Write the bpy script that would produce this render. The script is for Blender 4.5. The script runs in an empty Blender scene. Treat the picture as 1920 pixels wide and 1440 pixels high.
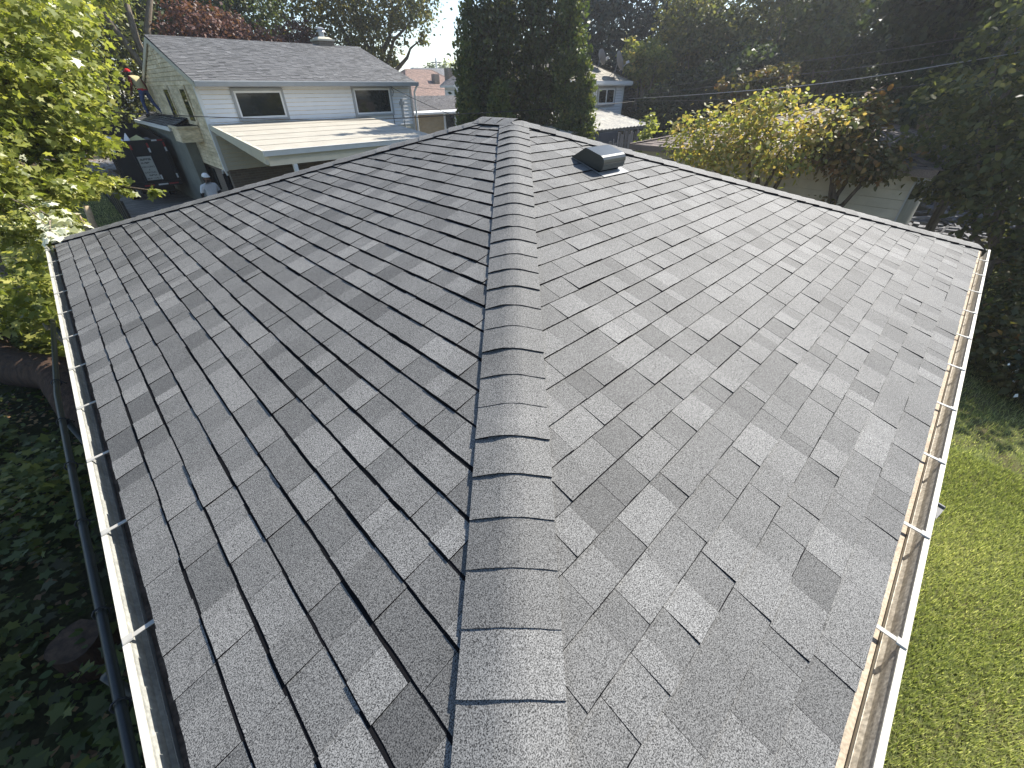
import bpy, bmesh, math, random
import numpy as np
from mathutils import Vector, Matrix

SC = bpy.context.scene
COL = SC.collection
RAD = math.radians
random.seed(7)

# ------------------------------------------------------------------ camera
PITCH, YAW, ROLL = 0.6265846, 0.7944858, -0.0048918
CP, SP, CY, SY = math.cos(PITCH), math.sin(PITCH), math.cos(YAW), math.sin(YAW)
F = Vector((CP * CY, CP * SY, -SP)); R0 = Vector((SY, -CY, 0)); U0 = R0.cross(F)
R = R0 * math.cos(ROLL) + U0 * math.sin(ROLL); U = -R0 * math.sin(ROLL) + U0 * math.cos(ROLL)
cam_data = bpy.data.cameras.new("camera")
cam_data.sensor_width = 36; cam_data.sensor_fit = 'HORIZONTAL'; cam_data.lens = 36 * 767.456 / 1920
cam_data.clip_start = 0.05; cam_data.clip_end = 1500
cam = bpy.data.objects.new("camera", cam_data); COL.objects.link(cam)
M4 = Matrix((R, U, -F)).transposed().to_4x4(); M4.translation = Vector((0.42886, 0.41518, 1.54871))
cam.matrix_world = M4
SC.camera = cam
CAM = Vector((0.42886, 0.41518, 1.54871))

# ------------------------------------------------------------------ light
SUN_EL, SUN_AZ = 45.0, 93.0            # azimuth clockwise from +Y (the right eave runs along +X)
world = bpy.data.worlds.new("World"); SC.world = world; world.use_nodes = True
wn = world.node_tree.nodes; wl = world.node_tree.links
sky = wn.new('ShaderNodeTexSky'); sky.sky_type = 'NISHITA'; sky.sun_disc = False
sky.sun_elevation = RAD(SUN_EL); sky.sun_rotation = RAD(SUN_AZ); sky.air_density = 1.0; sky.dust_density = 0.35; sky.ozone_density = 1.5
bg = wn['Background']; bg.inputs['Strength'].default_value = 0.115
wl.new(sky.outputs['Color'], bg.inputs['Color'])
sd = bpy.data.lights.new("sun", 'SUN'); sd.energy = 5.0; sd.angle = RAD(0.55); sd.color = (1.0, 0.945, 0.86)
sun = bpy.data.objects.new("sun", sd); COL.objects.link(sun)
sdir = Vector((math.sin(RAD(SUN_AZ)) * math.cos(RAD(SUN_EL)), math.cos(RAD(SUN_AZ)) * math.cos(RAD(SUN_EL)), math.sin(RAD(SUN_EL))))
sun.rotation_euler = sdir.to_track_quat('Z', 'Y').to_euler(); sun.location = (20, -5, 25)
SC.view_settings.view_transform = 'Standard'; SC.view_settings.look = 'None'
SC.view_settings.exposure = 1.0; SC.view_settings.gamma = 1.0; SC.view_settings.use_curve_mapping = False
SC.cycles.use_denoising = True; SC.cycles.denoiser = 'OPENIMAGEDENOISE'; SC.cycles.denoising_input_passes = 'RGB_ALBEDO_NORMAL'; SC.cycles.denoising_prefilter = 'ACCURATE'
SC.cycles.max_bounces = 6; SC.cycles.transparent_max_bounces = 6; SC.cycles.caustics_reflective = False; SC.cycles.caustics_refractive = False

HAZE = 0.0014
# ------------------------------------------------------------------ materials
def newmat(name):
    m = bpy.data.materials.new(name); m.use_nodes = True
    nt = m.node_tree
    return m, nt, nt.nodes['Principled BSDF']

def mat(name, col, rough=0.7, spec=0.4, noise=0.0, scale=8.0, col2=None, metal=0.0, bump=0.0, bscale=60.0, stretch=None, tone=0.0, fine=0.0, fscale=200.0, detail=4):
    m, nt, b = newmat(name)
    N, L = nt.nodes, nt.links
    b.inputs['Roughness'].default_value = rough
    b.inputs['Specular IOR Level'].default_value = spec
    b.inputs['Metallic'].default_value = metal
    tc = N.new('ShaderNodeTexCoord'); vec = tc.outputs['Object']
    if stretch:
        mp = N.new('ShaderNodeMapping'); mp.inputs['Scale'].default_value = stretch
        L.new(vec, mp.inputs['Vector']); vec = mp.outputs['Vector']
    cur = None
    c2 = col2 or tuple(c * (1 - noise) for c in col)
    if noise > 0 or col2:
        t = N.new('ShaderNodeTexNoise'); t.inputs['Scale'].default_value = scale; t.inputs['Detail'].default_value = detail
        t.inputs['Roughness'].default_value = 0.62
        L.new(vec, t.inputs['Vector'])
        r = N.new('ShaderNodeValToRGB'); r.color_ramp.elements[0].position = 0.36; r.color_ramp.elements[1].position = 0.64
        r.color_ramp.elements[0].color = (*c2, 1); r.color_ramp.elements[1].color = (*col, 1)
        L.new(t.outputs['Fac'], r.inputs['Fac']); cur = r.outputs['Color']
    def mul(cur, fac_out, lo, hi):
        mr = N.new('ShaderNodeMapRange'); mr.inputs['To Min'].default_value = lo; mr.inputs['To Max'].default_value = hi
        L.new(fac_out, mr.inputs['Value'])
        v = N.new('ShaderNodeMix'); v.data_type = 'RGBA'; v.blend_type = 'MULTIPLY'; v.inputs['Factor'].default_value = 1
        if cur is None: v.inputs['A'].default_value = (*col, 1)
        else: L.new(cur, v.inputs['A'])
        L.new(mr.outputs['Result'], v.inputs['B']); return v.outputs['Result']
    if tone > 0:
        a = N.new('ShaderNodeAttribute'); a.attribute_name = 'tone'
        cur = mul(cur, a.outputs['Fac'], 1 - tone, 1 + tone)
    if fine > 0:
        t = N.new('ShaderNodeTexNoise'); t.inputs['Scale'].default_value = fscale; t.inputs['Detail'].default_value = 2
        L.new(vec, t.inputs['Vector'])
        mr = N.new('ShaderNodeMapRange'); mr.inputs['From Min'].default_value = .3; mr.inputs['From Max'].default_value = .7
        L.new(t.outputs['Fac'], mr.inputs['Value'])
        cur = mul(cur, mr.outputs['Result'], 1 - fine, 1 + fine)
    if cur is None: b.inputs['Base Color'].default_value = (*col, 1)
    else: L.new(cur, b.inputs['Base Color'])
    if bump > 0:
        t = N.new('ShaderNodeTexNoise'); t.inputs['Scale'].default_value = bscale; t.inputs['Detail'].default_value = 3
        L.new(vec, t.inputs['Vector'])
        bp = N.new('ShaderNodeBump'); bp.inputs['Strength'].default_value = bump; bp.inputs['Distance'].default_value = 0.01
        L.new(t.outputs['Fac'], bp.inputs['Height']); L.new(bp.outputs['Normal'], b.inputs['Normal'])
    return m

def leafmat(name, c0, c1, c2, trans=0.45, rough=0.5, spec=0.35):
    """leaf colour runs c0 - c1 - c2 along each leaf's own 'tone'; thin leaves let light through"""
    m, nt, b = newmat(name); N, L = nt.nodes, nt.links
    a = N.new('ShaderNodeAttribute'); a.attribute_name = 'tone'
    r = N.new('ShaderNodeValToRGB'); e = r.color_ramp.elements
    e[0].position = 0.1; e[0].color = (*c0, 1); e[1].position = 0.9; e[1].color = (*c2, 1)
    k = e.new(0.5); k.color = (*c1, 1)
    L.new(a.outputs['Fac'], r.inputs['Fac'])
    L.new(r.outputs['Color'], b.inputs['Base Color'])
    b.inputs['Roughness'].default_value = rough; b.inputs['Specular IOR Level'].default_value = spec
    tr = N.new('ShaderNodeBsdfTranslucent')
    g = N.new('ShaderNodeMix'); g.data_type = 'RGBA'; g.blend_type = 'MULTIPLY'; g.inputs['Factor'].default_value = 1
    L.new(r.outputs['Color'], g.inputs['A']); g.inputs['B'].default_value = (1.5, 1.55, 0.8, 1)
    L.new(g.outputs['Result'], tr.inputs['Color'])
    mx = N.new('ShaderNodeMixShader'); mx.inputs['Fac'].default_value = trans
    L.new(b.outputs['BSDF'], mx.inputs[1]); L.new(tr.outputs['BSDF'], mx.inputs[2])
    L.new(mx.outputs['Shader'], N['Material Output'].inputs['Surface'])
    return m

def shinglemat(name, base, tone=0.32, grain=0.75, gs=230.0):
    m, nt, b = newmat(name); N, L = nt.nodes, nt.links
    b.inputs['Roughness'].default_value = 0.74; b.inputs['Specular IOR Level'].default_value = 0.45
    tc = N.new('ShaderNodeTexCoord')
    a = N.new('ShaderNodeAttribute'); a.attribute_name = 'tone'
    mr = N.new('ShaderNodeMapRange'); mr.inputs['To Min'].default_value = 1 - tone; mr.inputs['To Max'].default_value = 1 + tone
    L.new(a.outputs['Fac'], mr.inputs['Value'])
    n1 = N.new('ShaderNodeTexNoise'); n1.inputs['Scale'].default_value = gs; n1.inputs['Detail'].default_value = 2; n1.inputs['Roughness'].default_value = 0.6
    L.new(tc.outputs['Object'], n1.inputs['Vector'])
    m1 = N.new('ShaderNodeMapRange'); m1.inputs['From Min'].default_value = 0.36; m1.inputs['From Max'].default_value = 0.64
    m1.inputs['To Min'].default_value = 1 - grain; m1.inputs['To Max'].default_value = 1 + grain
    L.new(n1.outputs['Fac'], m1.inputs['Value'])
    v1 = N.new('ShaderNodeMath'); v1.operation = 'MULTIPLY'; L.new(mr.outputs['Result'], v1.inputs[0]); L.new(m1.outputs['Result'], v1.inputs[1])
    n2 = N.new('ShaderNodeTexNoise'); n2.inputs['Scale'].default_value = 2.2; n2.inputs['Detail'].default_value = 4
    L.new(tc.outputs['Object'], n2.inputs['Vector'])
    m2 = N.new('ShaderNodeMapRange'); m2.inputs['From Min'].default_value = .3; m2.inputs['From Max'].default_value = .7
    m2.inputs['To Min'].default_value = 0.86; m2.inputs['To Max'].default_value = 1.14
    L.new(n2.outputs['Fac'], m2.inputs['Value'])
    v2 = N.new('ShaderNodeMath'); v2.operation = 'MULTIPLY'; L.new(v1.outputs[0], v2.inputs[0]); L.new(m2.outputs['Result'], v2.inputs[1])
    g = N.new('ShaderNodeMix'); g.data_type = 'RGBA'; g.blend_type = 'MULTIPLY'; g.inputs['Factor'].default_value = 1
    g.inputs['A'].default_value = (*base, 1); L.new(v2.outputs[0], g.inputs['B'])
    L.new(g.outputs['Result'], b.inputs['Base Color'])
    bp = N.new('ShaderNodeBump'); bp.inputs['Strength'].default_value = 0.35; bp.inputs['Distance'].default_value = 0.002
    L.new(n1.outputs['Fac'], bp.inputs['Height']); L.new(bp.outputs['Normal'], b.inputs['Normal'])
    return m

def brickmat(name, c1, c2, mortar, w=0.22, h=0.075):
    m, nt, b = newmat(name); N, L = nt.nodes, nt.links
    tc = N.new('ShaderNodeTexCoord')
    sx = N.new('ShaderNodeSeparateXYZ'); L.new(tc.outputs['Object'], sx.inputs[0])
    ad = N.new('ShaderNodeMath'); ad.operation = 'ADD'; L.new(sx.outputs['X'], ad.inputs[0]); L.new(sx.outputs['Y'], ad.inputs[1])
    cx = N.new('ShaderNodeCombineXYZ'); L.new(ad.outputs[0], cx.inputs['X']); L.new(sx.outputs['Z'], cx.inputs['Y'])
    t = N.new('ShaderNodeTexBrick'); t.inputs['Scale'].default_value = 1; t.inputs['Brick Width'].default_value = w; t.inputs['Row Height'].default_value = h
    t.inputs['Mortar Size'].default_value = 0.006
    t.inputs['Color1'].default_value = (*c1, 1); t.inputs['Color2'].default_value = (*c2, 1); t.inputs['Mortar'].default_value = (*mortar, 1)
    L.new(cx.outputs[0], t.inputs['Vector']); L.new(t.outputs['Color'], b.inputs['Base Color'])
    b.inputs['Roughness'].default_value = 0.85
    bp = N.new('ShaderNodeBump'); bp.inputs['Strength'].default_value = 0.6; bp.inputs['Distance'].default_value = 0.008; bp.invert = True
    L.new(t.outputs['Fac'], bp.inputs['Height']); L.new(bp.outputs['Normal'], b.inputs['Normal'])
    return m

M = {}
M['shingle'] = shinglemat('grey_shingle_granules', (0.114, 0.1125, 0.107), tone=.36, grain=.95, gs=290)
M['edge'] = mat('asphalt_edge_and_shade', (0.010, 0.010, 0.011), 1.0, 0.0)  # cut asphalt edges; also the painted course shadows on the left slope
M['deck'] = mat('roof_underlay', (0.03, 0.03, 0.03), 0.9)
M['gutter'] = mat('off_white_gutter_metal', (0.56, 0.53, 0.45), 0.5, 0.4, col2=(0.46, 0.43, 0.35), scale=5, fine=0.12, fscale=45, stretch=(1, 1, 1))
M['gutter_l'] = mat('white_gutter_metal', (0.58, 0.56, 0.48), 0.5, 0.4, col2=(0.48, 0.46, 0.40), scale=5, fine=0.1, fscale=45)
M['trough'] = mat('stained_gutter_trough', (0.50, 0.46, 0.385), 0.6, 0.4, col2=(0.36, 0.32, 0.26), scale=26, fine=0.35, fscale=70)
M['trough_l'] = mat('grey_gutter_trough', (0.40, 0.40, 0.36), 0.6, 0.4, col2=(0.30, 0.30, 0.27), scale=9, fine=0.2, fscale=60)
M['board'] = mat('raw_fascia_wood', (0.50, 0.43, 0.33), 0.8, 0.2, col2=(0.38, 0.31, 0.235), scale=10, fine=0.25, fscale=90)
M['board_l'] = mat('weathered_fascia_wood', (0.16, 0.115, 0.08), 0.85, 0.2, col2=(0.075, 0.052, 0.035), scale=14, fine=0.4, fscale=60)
M['strap'] = mat('gutter_strap_aluminium', (0.40, 0.385, 0.34), 0.4, 0.5, noise=.12, scale=30)
M['vent'] = mat('dark_painted_vent_metal', (0.035, 0.038, 0.032), 0.28, 0.6, noise=.2, scale=12, bump=.05, bscale=25)
M['louver'] = mat('vent_louver_metal', (0.18, 0.19, 0.18), 0.4, 0.5)
M['flash'] = mat('vent_flashing_metal', (0.30, 0.30, 0.29), 0.45, 0.5, noise=.2, scale=20)
M['wall_beige'] = mat('beige_wall_paint', (0.50, 0.47, 0.38), 0.8, 0.3, noise=.15, scale=3)
M['siding'] = mat('white_siding_paint', (0.87, 0.87, 0.87), 0.55, 0.4, noise=0.06, scale=1.5, tone=.04)
M['siding_dirty'] = mat('mildewed_cream_siding', (0.84, 0.71, 0.50), 0.7, 0.3, col2=(0.54, 0.45, 0.28), scale=1.6, tone=.10, stretch=(1, 1, 2.6), fine=.16, fscale=9)
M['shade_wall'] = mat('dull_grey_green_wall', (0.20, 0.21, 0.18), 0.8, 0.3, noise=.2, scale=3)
M['trim'] = mat('white_trim_paint', (0.78, 0.78, 0.76), 0.5, 0.4, noise=.06, scale=4)
M['grey_trim'] = mat('grey_metal_trim', (0.36, 0.37, 0.37), 0.5, 0.5, noise=.1, scale=4)
M['cream'] = mat('cream_painted_wood', (0.62, 0.58, 0.46), 0.6, 0.4, noise=.1, scale=2.5)
M['glass'] = mat('dark_window_glass', (0.012, 0.016, 0.016), 0.04, 0.6)
M['house_roof'] = shinglemat('house_roof_shingles', (0.108, 0.108, 0.108), tone=.42, grain=.35, gs=90)
M['porch_roof'] = mat('tan_roll_roofing', (0.42, 0.39, 0.325), 0.85, 0.3, noise=.12, scale=2.2, tone=.06, fine=.12, fscale=60)
M['brick'] = brickmat('brown_brick', (0.20, 0.15, 0.11), (0.15, 0.115, 0.085), (0.22, 0.2, 0.17))
M['brick_tan'] = brickmat('tan_brick', (0.50, 0.36, 0.19), (0.42, 0.29, 0.15), (0.5, 0.45, 0.36))
M['concrete'] = mat('concrete_drive', (0.30, 0.28, 0.255), 0.9, 0.2, col2=(0.16, 0.148, 0.135), scale=2.0, fine=.18, fscale=25, stretch=(0.7, 3.2, 1), detail=6)
M['asphalt'] = mat('road_asphalt', (0.055, 0.055, 0.058), 0.9, 0.3, noise=.2, scale=3, fine=.2, fscale=60)
M['soil'] = mat('dark_soil_and_grass', (0.045, 0.052, 0.022), 0.95, 0.1, col2=(0.028, 0.024, 0.014), scale=1.3, fine=.35, fscale=25, detail=8)
M['lawn'] = mat('lawn_soil', (0.10, 0.12, 0.035), 0.95, 0.1, col2=(0.085, 0.075, 0.035), scale=2.4, fine=.3, fscale=60, detail=8)
M['bark'] = mat('grey_brown_bark', (0.12, 0.095, 0.07), 0.9, 0.2, col2=(0.055, 0.042, 0.03), scale=9, stretch=(2, 2, .4), bump=.8, bscale=30)
M['bark_pale'] = mat('pale_grey_bark', (0.24, 0.20, 0.15), 0.9, 0.2, col2=(0.12, 0.095, 0.07), scale=9, stretch=(2, 2, .4), bump=.8, bscale=30)
M['bark_red'] = mat('reddish_brown_bark', (0.075, 0.045, 0.03), 0.9, 0.2, col2=(0.035, 0.022, 0.016), scale=7, stretch=(2, 2, .5), bump=1, bscale=18)
M['cutwood'] = mat('fresh_cut_wood', (0.50, 0.39, 0.25), 0.85, 0.2, col2=(0.36, 0.26, 0.16), scale=14)
M['endwood'] = mat('log_end_wood', (0.09, 0.06, 0.04), 0.9, 0.2, col2=(0.04, 0.028, 0.02), scale=12, bump=.4, bscale=25)
M['black_paint'] = mat('black_painted_steel', (0.008, 0.008, 0.010), 0.45, 0.4, noise=.3, scale=4)
M['red_paint'] = mat('red_reflector', (0.28, 0.012, 0.016), 0.4, 0.5)
M['white_refl'] = mat('white_reflector_tape', (0.62, 0.62, 0.62), 0.4, 0.5)
M['sign'] = mat('pale_sign_board', (0.46, 0.45, 0.40), 0.6, 0.4, noise=.08, scale=6)
M['ink'] = mat('dark_sign_ink', (0.03, 0.028, 0.026), 0.7)
M['plaster'] = mat('white_plasterboard', (0.78, 0.75, 0.75), 0.8, 0.2, noise=.08, scale=5)
M['yellow_scrap'] = mat('pale_yellow_board', (0.60, 0.58, 0.30), 0.8, 0.2, noise=.15, scale=6)
M['brown_roof'] = shinglemat('red_brown_shingles', (0.20, 0.125, 0.095), tone=.3, grain=.25, gs=60)
M['warm_roof'] = shinglemat('brown_shingles', (0.15, 0.115, 0.095), tone=.35, grain=.3, gs=70)
M['dim_roof'] = shinglemat('weathered_grey_shingles', (0.12, 0.112, 0.108), tone=.35, grain=.3, gs=60)
M['tan_roof'] = shinglemat('worn_tan_shingles', (0.26, 0.235, 0.185), tone=.25, grain=.3, gs=60)
M['lilac'] = mat('pale_lilac_siding', (0.42, 0.40, 0.41), 0.8, 0.3, noise=.08, scale=2)
M['grey_wood'] = mat('weathered_grey_wood', (0.26, 0.245, 0.235), 0.9, 0.2, col2=(0.15, 0.14, 0.135), scale=6, stretch=(4, 4, .5), tone=.25)
M['corrugated'] = mat('weathered_corrugated_sheet', (0.50, 0.47, 0.40), 0.7, 0.3, col2=(0.30, 0.29, 0.27), scale=2.2, fine=.2, fscale=14)
M['dish'] = mat('satellite_dish_grey', (0.14, 0.14, 0.15), 0.5, 0.4)
M['pale_metal'] = mat('pale_metal', (0.55, 0.55, 0.55), 0.4, 0.5, metal=.3)
M['cable'] = mat('cable_rubber', (0.02, 0.02, 0.022), 0.6, 0.4)
M['cable_pale'] = mat('bare_aluminium_cable', (0.30, 0.30, 0.30), 0.4, 0.6)
M['cable_dim'] = mat('dull_grey_cable', (0.11, 0.11, 0.115), 0.6, 0.3)
M['rail'] = mat('dark_green_fence_metal', (0.022, 0.025, 0.024), 0.45, 0.5, noise=.25, scale=9)
M['skin'] = mat('skin', (0.20, 0.11, 0.075), 0.6, 0.4)
M['tee'] = mat('white_tee_cotton', (0.62, 0.63, 0.67), 0.9, 0.1, noise=.08, scale=12, bump=.3, bscale=18)
M['khaki'] = mat('khaki_shirt_cotton', (0.46, 0.40, 0.22), 0.9, 0.1, noise=.2, scale=10, bump=.3, bscale=18)
M['jeans'] = mat('blue_denim', (0.06, 0.09, 0.20), 0.9, 0.1, noise=.35, scale=14)
M['dark_cloth'] = mat('dark_trousers', (0.022, 0.022, 0.028), 0.9, 0.1, noise=.2, scale=12)
M['red_cloth'] = mat('red_cap_cotton', (0.50, 0.02, 0.02), 0.8, 0.2, noise=.1, scale=20)
M['maroon'] = mat('maroon_sleeve_cotton', (0.12, 0.022, 0.018), 0.9, 0.1)
M['white_cap'] = mat('white_cap_cotton', (0.80, 0.80, 0.80), 0.8, 0.2)
M['hair'] = mat('dark_hair', (0.02, 0.014, 0.011), 0.7, 0.3)
M['boot'] = mat('dark_work_boot', (0.018, 0.016, 0.016), 0.7, 0.3)
M['slab'] = mat('grey_plastic_tray', (0.115, 0.115, 0.12), 0.55, 0.4, noise=.12, scale=8)
M['petal'] = mat('white_petals', (0.78, 0.78, 0.74), 0.7, 0.2)
M['debris_wood'] = mat('grey_scrap_timber', (0.22, 0.22, 0.23), 0.85, 0.2, col2=(0.12, 0.12, 0.125), scale=5, stretch=(1, 1, 4))
M['flue'] = mat('galvanised_flue', (0.45, 0.46, 0.47), 0.4, 0.5, metal=.5)
M['leaf_maple'] = leafmat('yellow_green_maple_leaves', (0.10, 0.125, 0.028), (0.25, 0.275, 0.062), (0.46, 0.44, 0.14), .44, .36, .5)
M['leaf_pale'] = leafmat('sun_painted_pale_leaves', (0.52, 0.53, 0.36), (0.64, 0.64, 0.48), (0.72, 0.72, 0.58), .2)  # strong sun on the leaves put into near-white colours
M['leaf_green'] = leafmat('mid_green_leaves', (0.032, 0.055, 0.014), (0.062, 0.088, 0.020), (0.115, 0.125, 0.028), .38)
M['leaf_olive'] = leafmat('olive_leaves', (0.06, 0.075, 0.026), (0.115, 0.125, 0.045), (0.24, 0.21, 0.075), .5)
M['leaf_dark'] = leafmat('dark_green_leaves', (0.022, 0.036, 0.018), (0.040, 0.060, 0.028), (0.07, 0.088, 0.036), .4)
M['leaf_spruce'] = leafmat('blue_green_needles', (0.014, 0.026, 0.021), (0.024, 0.042, 0.032), (0.042, 0.062, 0.042), .15)
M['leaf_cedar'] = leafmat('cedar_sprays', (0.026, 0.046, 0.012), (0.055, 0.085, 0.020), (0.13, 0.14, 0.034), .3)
M['leaf_cedar_light'] = leafmat('cedar_sprays_painted_sun', (0.035, 0.060, 0.014), (0.085, 0.12, 0.028), (0.20, 0.20, 0.05), .35)  # lighter cedar copy, sunlight on these columns put into the leaf colour
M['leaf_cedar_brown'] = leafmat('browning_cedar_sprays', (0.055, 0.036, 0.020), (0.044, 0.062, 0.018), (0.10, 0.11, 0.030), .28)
M['leaf_red'] = leafmat('dark_red_leaves', (0.070, 0.030, 0.025), (0.125, 0.052, 0.042), (0.21, 0.11, 0.08), .33)
M['leaf_autumn'] = leafmat('yellow_and_orange_leaves', (0.11, 0.135, 0.038), (0.26, 0.27, 0.075), (0.48, 0.34, 0.13), .48)
M['leaf_rust'] = leafmat('rust_and_green_leaves', (0.05, 0.062, 0.018), (0.12, 0.10, 0.03), (0.22, 0.11, 0.04), .38)
M['leaf_oak'] = leafmat('oak_leaves', (0.05, 0.062, 0.020), (0.11, 0.115, 0.032), (0.27, 0.215, 0.055), .42)
M['leaf_ivy'] = leafmat('ground_ivy_leaves', (0.045, 0.042, 0.018), (0.075, 0.10, 0.026), (0.20, 0.20, 0.045), .40)
M['leaf_dead'] = leafmat('dead_leaves', (0.10, 0.062, 0.035), (0.22, 0.13, 0.06), (0.36, 0.24, 0.10), .2)
M['grass'] = leafmat('grass_blades', (0.14, 0.165, 0.05), (0.31, 0.345, 0.13), (0.60, 0.58, 0.34), .42)

# ------------------------------------------------------------------ mesh helpers
class MB:
    def __init__(s): s.v = []; s.f = []; s.t = []; s.m = []
    def face(s, pts, tone=.5, mi=0):
        k = len(s.v); s.v.extend(tuple(p) for p in pts); s.f.append(tuple(range(k, k + len(pts)))); s.t.append(tone); s.m.append(mi)
    def mesh(s, verts, faces, tone=.5, mi=0):
        k = len(s.v); s.v.extend(tuple(p) for p in verts)
        for f in faces: s.f.append(tuple(k + i for i in f)); s.t.append(tone); s.m.append(mi)
    def box(s, a, b, tone=.5, mi=0):
        x0, y0, z0 = a; x1, y1, z1 = b
        s.hexa([(x0, y0, z0), (x1, y0, z0), (x1, y1, z0), (x0, y1, z0), (x0, y0, z1), (x1, y0, z1), (x1, y1, z1), (x0, y1, z1)], tone, mi)
    def hexa(s, p, tone=.5, mi=0):
        s.mesh(p, [(3, 2, 1, 0), (4, 5, 6, 7), (0, 1, 5, 4), (1, 2, 6, 5), (2, 3, 7, 6), (3, 0, 4, 7)], tone, mi)
    def obox(s, c, ax, ay, az, tone=.5, mi=0):
        c, ax, ay, az = map(Vector, (c, ax, ay, az))
        s.hexa([c - ax - ay - az, c + ax - ay - az, c + ax + ay - az, c - ax + ay - az, c - ax - ay + az, c + ax - ay + az, c + ax + ay + az, c - ax + ay + az], tone, mi)
    def beam(s, a, b, w, h, up=(0, 0, 1), tone=.5, mi=0):
        a, b = Vector(a), Vector(b); d = (b - a); n = d.normalized(); sx = n.cross(Vector(up)).normalized(); uy = sx.cross(n)
        s.obox((a + b) / 2, d / 2, sx * w / 2, uy * h / 2, tone, mi)
    def tube(s, pts, rad, seg=8, tone=.5, mi=0, cap=True):
        pts = [Vector(p) for p in pts]; n = len(pts)
        rads = rad if isinstance(rad, (list, tuple)) else [rad] * n
        rings = []; prev = None
        for i in range(n):
            d = (pts[min(i + 1, n - 1)] - pts[max(i - 1, 0)]).normalized()
            ref = prev if prev is not None else (Vector((0, 0, 1)) if abs(d.z) < .9 else Vector((1, 0, 0)))
            x = (ref - d * ref.dot(d)).normalized(); y = d.cross(x); prev = x
            rings.append([pts[i] + (x * math.cos(2 * math.pi * k / seg) + y * math.sin(2 * math.pi * k / seg)) * rads[i] for k in range(seg)])
        vs = [p for r in rings for p in r]; fs = []
        for i in range(n - 1):
            for k in range(seg):
                fs.append((i * seg + k, i * seg + (k + 1) % seg, (i + 1) * seg + (k + 1) % seg, (i + 1) * seg + k))
        if cap: fs.append(tuple(range(seg - 1, -1, -1))); fs.append(tuple((n - 1) * seg + k for k in range(seg)))
        s.mesh(vs, fs, tone, mi)
    def extrude(s, prof, a, b, tone=.5, mi=0, cap=True):
        """profile: list of (vector offset) swept from a to b"""
        n = len(prof); a, b = Vector(a), Vector(b)
        vs = [a + Vector(p) for p in prof] + [b + Vector(p) for p in prof]
        fs = [(i, (i + 1) % n, n + (i + 1) % n, n + i) for i in range(n)]
        if cap: fs += [tuple(range(n - 1, -1, -1)), tuple(range(n, 2 * n))]
        s.mesh(vs, fs, tone, mi)

def finish(name, me, parent, kw, mats):
    for m in (mats if isinstance(mats, (list, tuple)) else [mats]): me.materials.append(M[m])
    o = bpy.data.objects.new(name, me); COL.objects.link(o)
    if parent: o.parent = parent
    for k, v in kw.items(): o[k] = v
    return o

def wloc(p):
    v = Vector((0, 0, 0))
    while p is not None: v += p.location; p = p.parent
    return v

def obj(name, mb, mats, parent=None, smooth=False, **kw):
    """links one mesh; vertices are world coordinates, the origin goes to the base of the thing or to its parent's origin"""
    co = np.array(mb.v, dtype=np.float64)
    if parent is None:
        lo, hi = co.min(0), co.max(0); org = np.array([(lo[0] + hi[0]) / 2, (lo[1] + hi[1]) / 2, lo[2]])
    else: org = np.array(wloc(parent))
    me = bpy.data.meshes.new(name)
    me.from_pydata((co - org).tolist(), [], mb.f)
    a = me.attributes.new('tone', 'FLOAT', 'FACE'); a.data.foreach_set('value', mb.t)
    me.polygons.foreach_set('material_index', mb.m)
    if smooth: me.polygons.foreach_set('use_smooth', [True] * len(mb.f))
    o = finish(name, me, parent, kw, mats)
    if parent is None: o.location = org
    return o

def thing(name, label, cat, loc, group=None, parent=None):
    o = bpy.data.objects.new(name, None); COL.objects.link(o); o.location = loc; o.empty_display_size = .2
    o['label'] = label; o['category'] = cat
    if group: o['group'] = group
    return o

def np_mesh(name, V, k, tone, mats, parent=None, **kw):
    """V: (n,k,3) one polygon of k corners each, own tone per polygon"""
    n = len(V); V = np.asarray(V, np.float64)
    if parent is None:
        fl = V.reshape(-1, 3); org = np.array([*(fl[:, :2].min(0) + fl[:, :2].max(0)) / 2, fl[:, 2].min()])
    else: org = np.array(wloc(parent))
    me = bpy.data.meshes.new(name)
    me.vertices.add(n * k); me.vertices.foreach_set('co', (V - org).reshape(-1))
    me.loops.add(n * k); me.loops.foreach_set('vertex_index', np.arange(n * k, dtype=np.int32))
    me.polygons.add(n); me.polygons.foreach_set('loop_start', np.arange(0, n * k, k, dtype=np.int32))
    me.update(calc_edges=True)
    a = me.attributes.new('tone', 'FLOAT', 'FACE'); a.data.foreach_set('value', np.asarray(tone, np.float32))
    o = finish(name, me, parent, kw, mats)
    if parent is None: o.location = org
    return o

# ------------------------------------------------------------------ foliage helpers
LEAF_DIAMOND = np.array([(0, 0, 0), (.42, .45, .10), (0, 1, -.06), (-.42, .45, .10)])
LEAF_LONG = np.array([(0, 0, 0), (.17, .5, .04), (0, 1, -.05), (-.17, .5, .04)])
LEAF_MAPLE = np.array([(0, 0, 0), (.38, .06, .05), (.26, .34, .06), (.62, .55, .02), (.24, .66, .03), (0, 1.05, -.10), (-.24, .66, .03), (-.62, .55, .02), (-.26, .34, .06), (-.38, .06, .05)])
LEAF_OVAL = np.array([(0, 0, 0), (.26, .2, .04), (.32, .5, .05), (.18, .82, .0), (0, 1, -.05), (-.18, .82, .0), (-.32, .5, .05), (-.26, .2, .04)])

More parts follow.
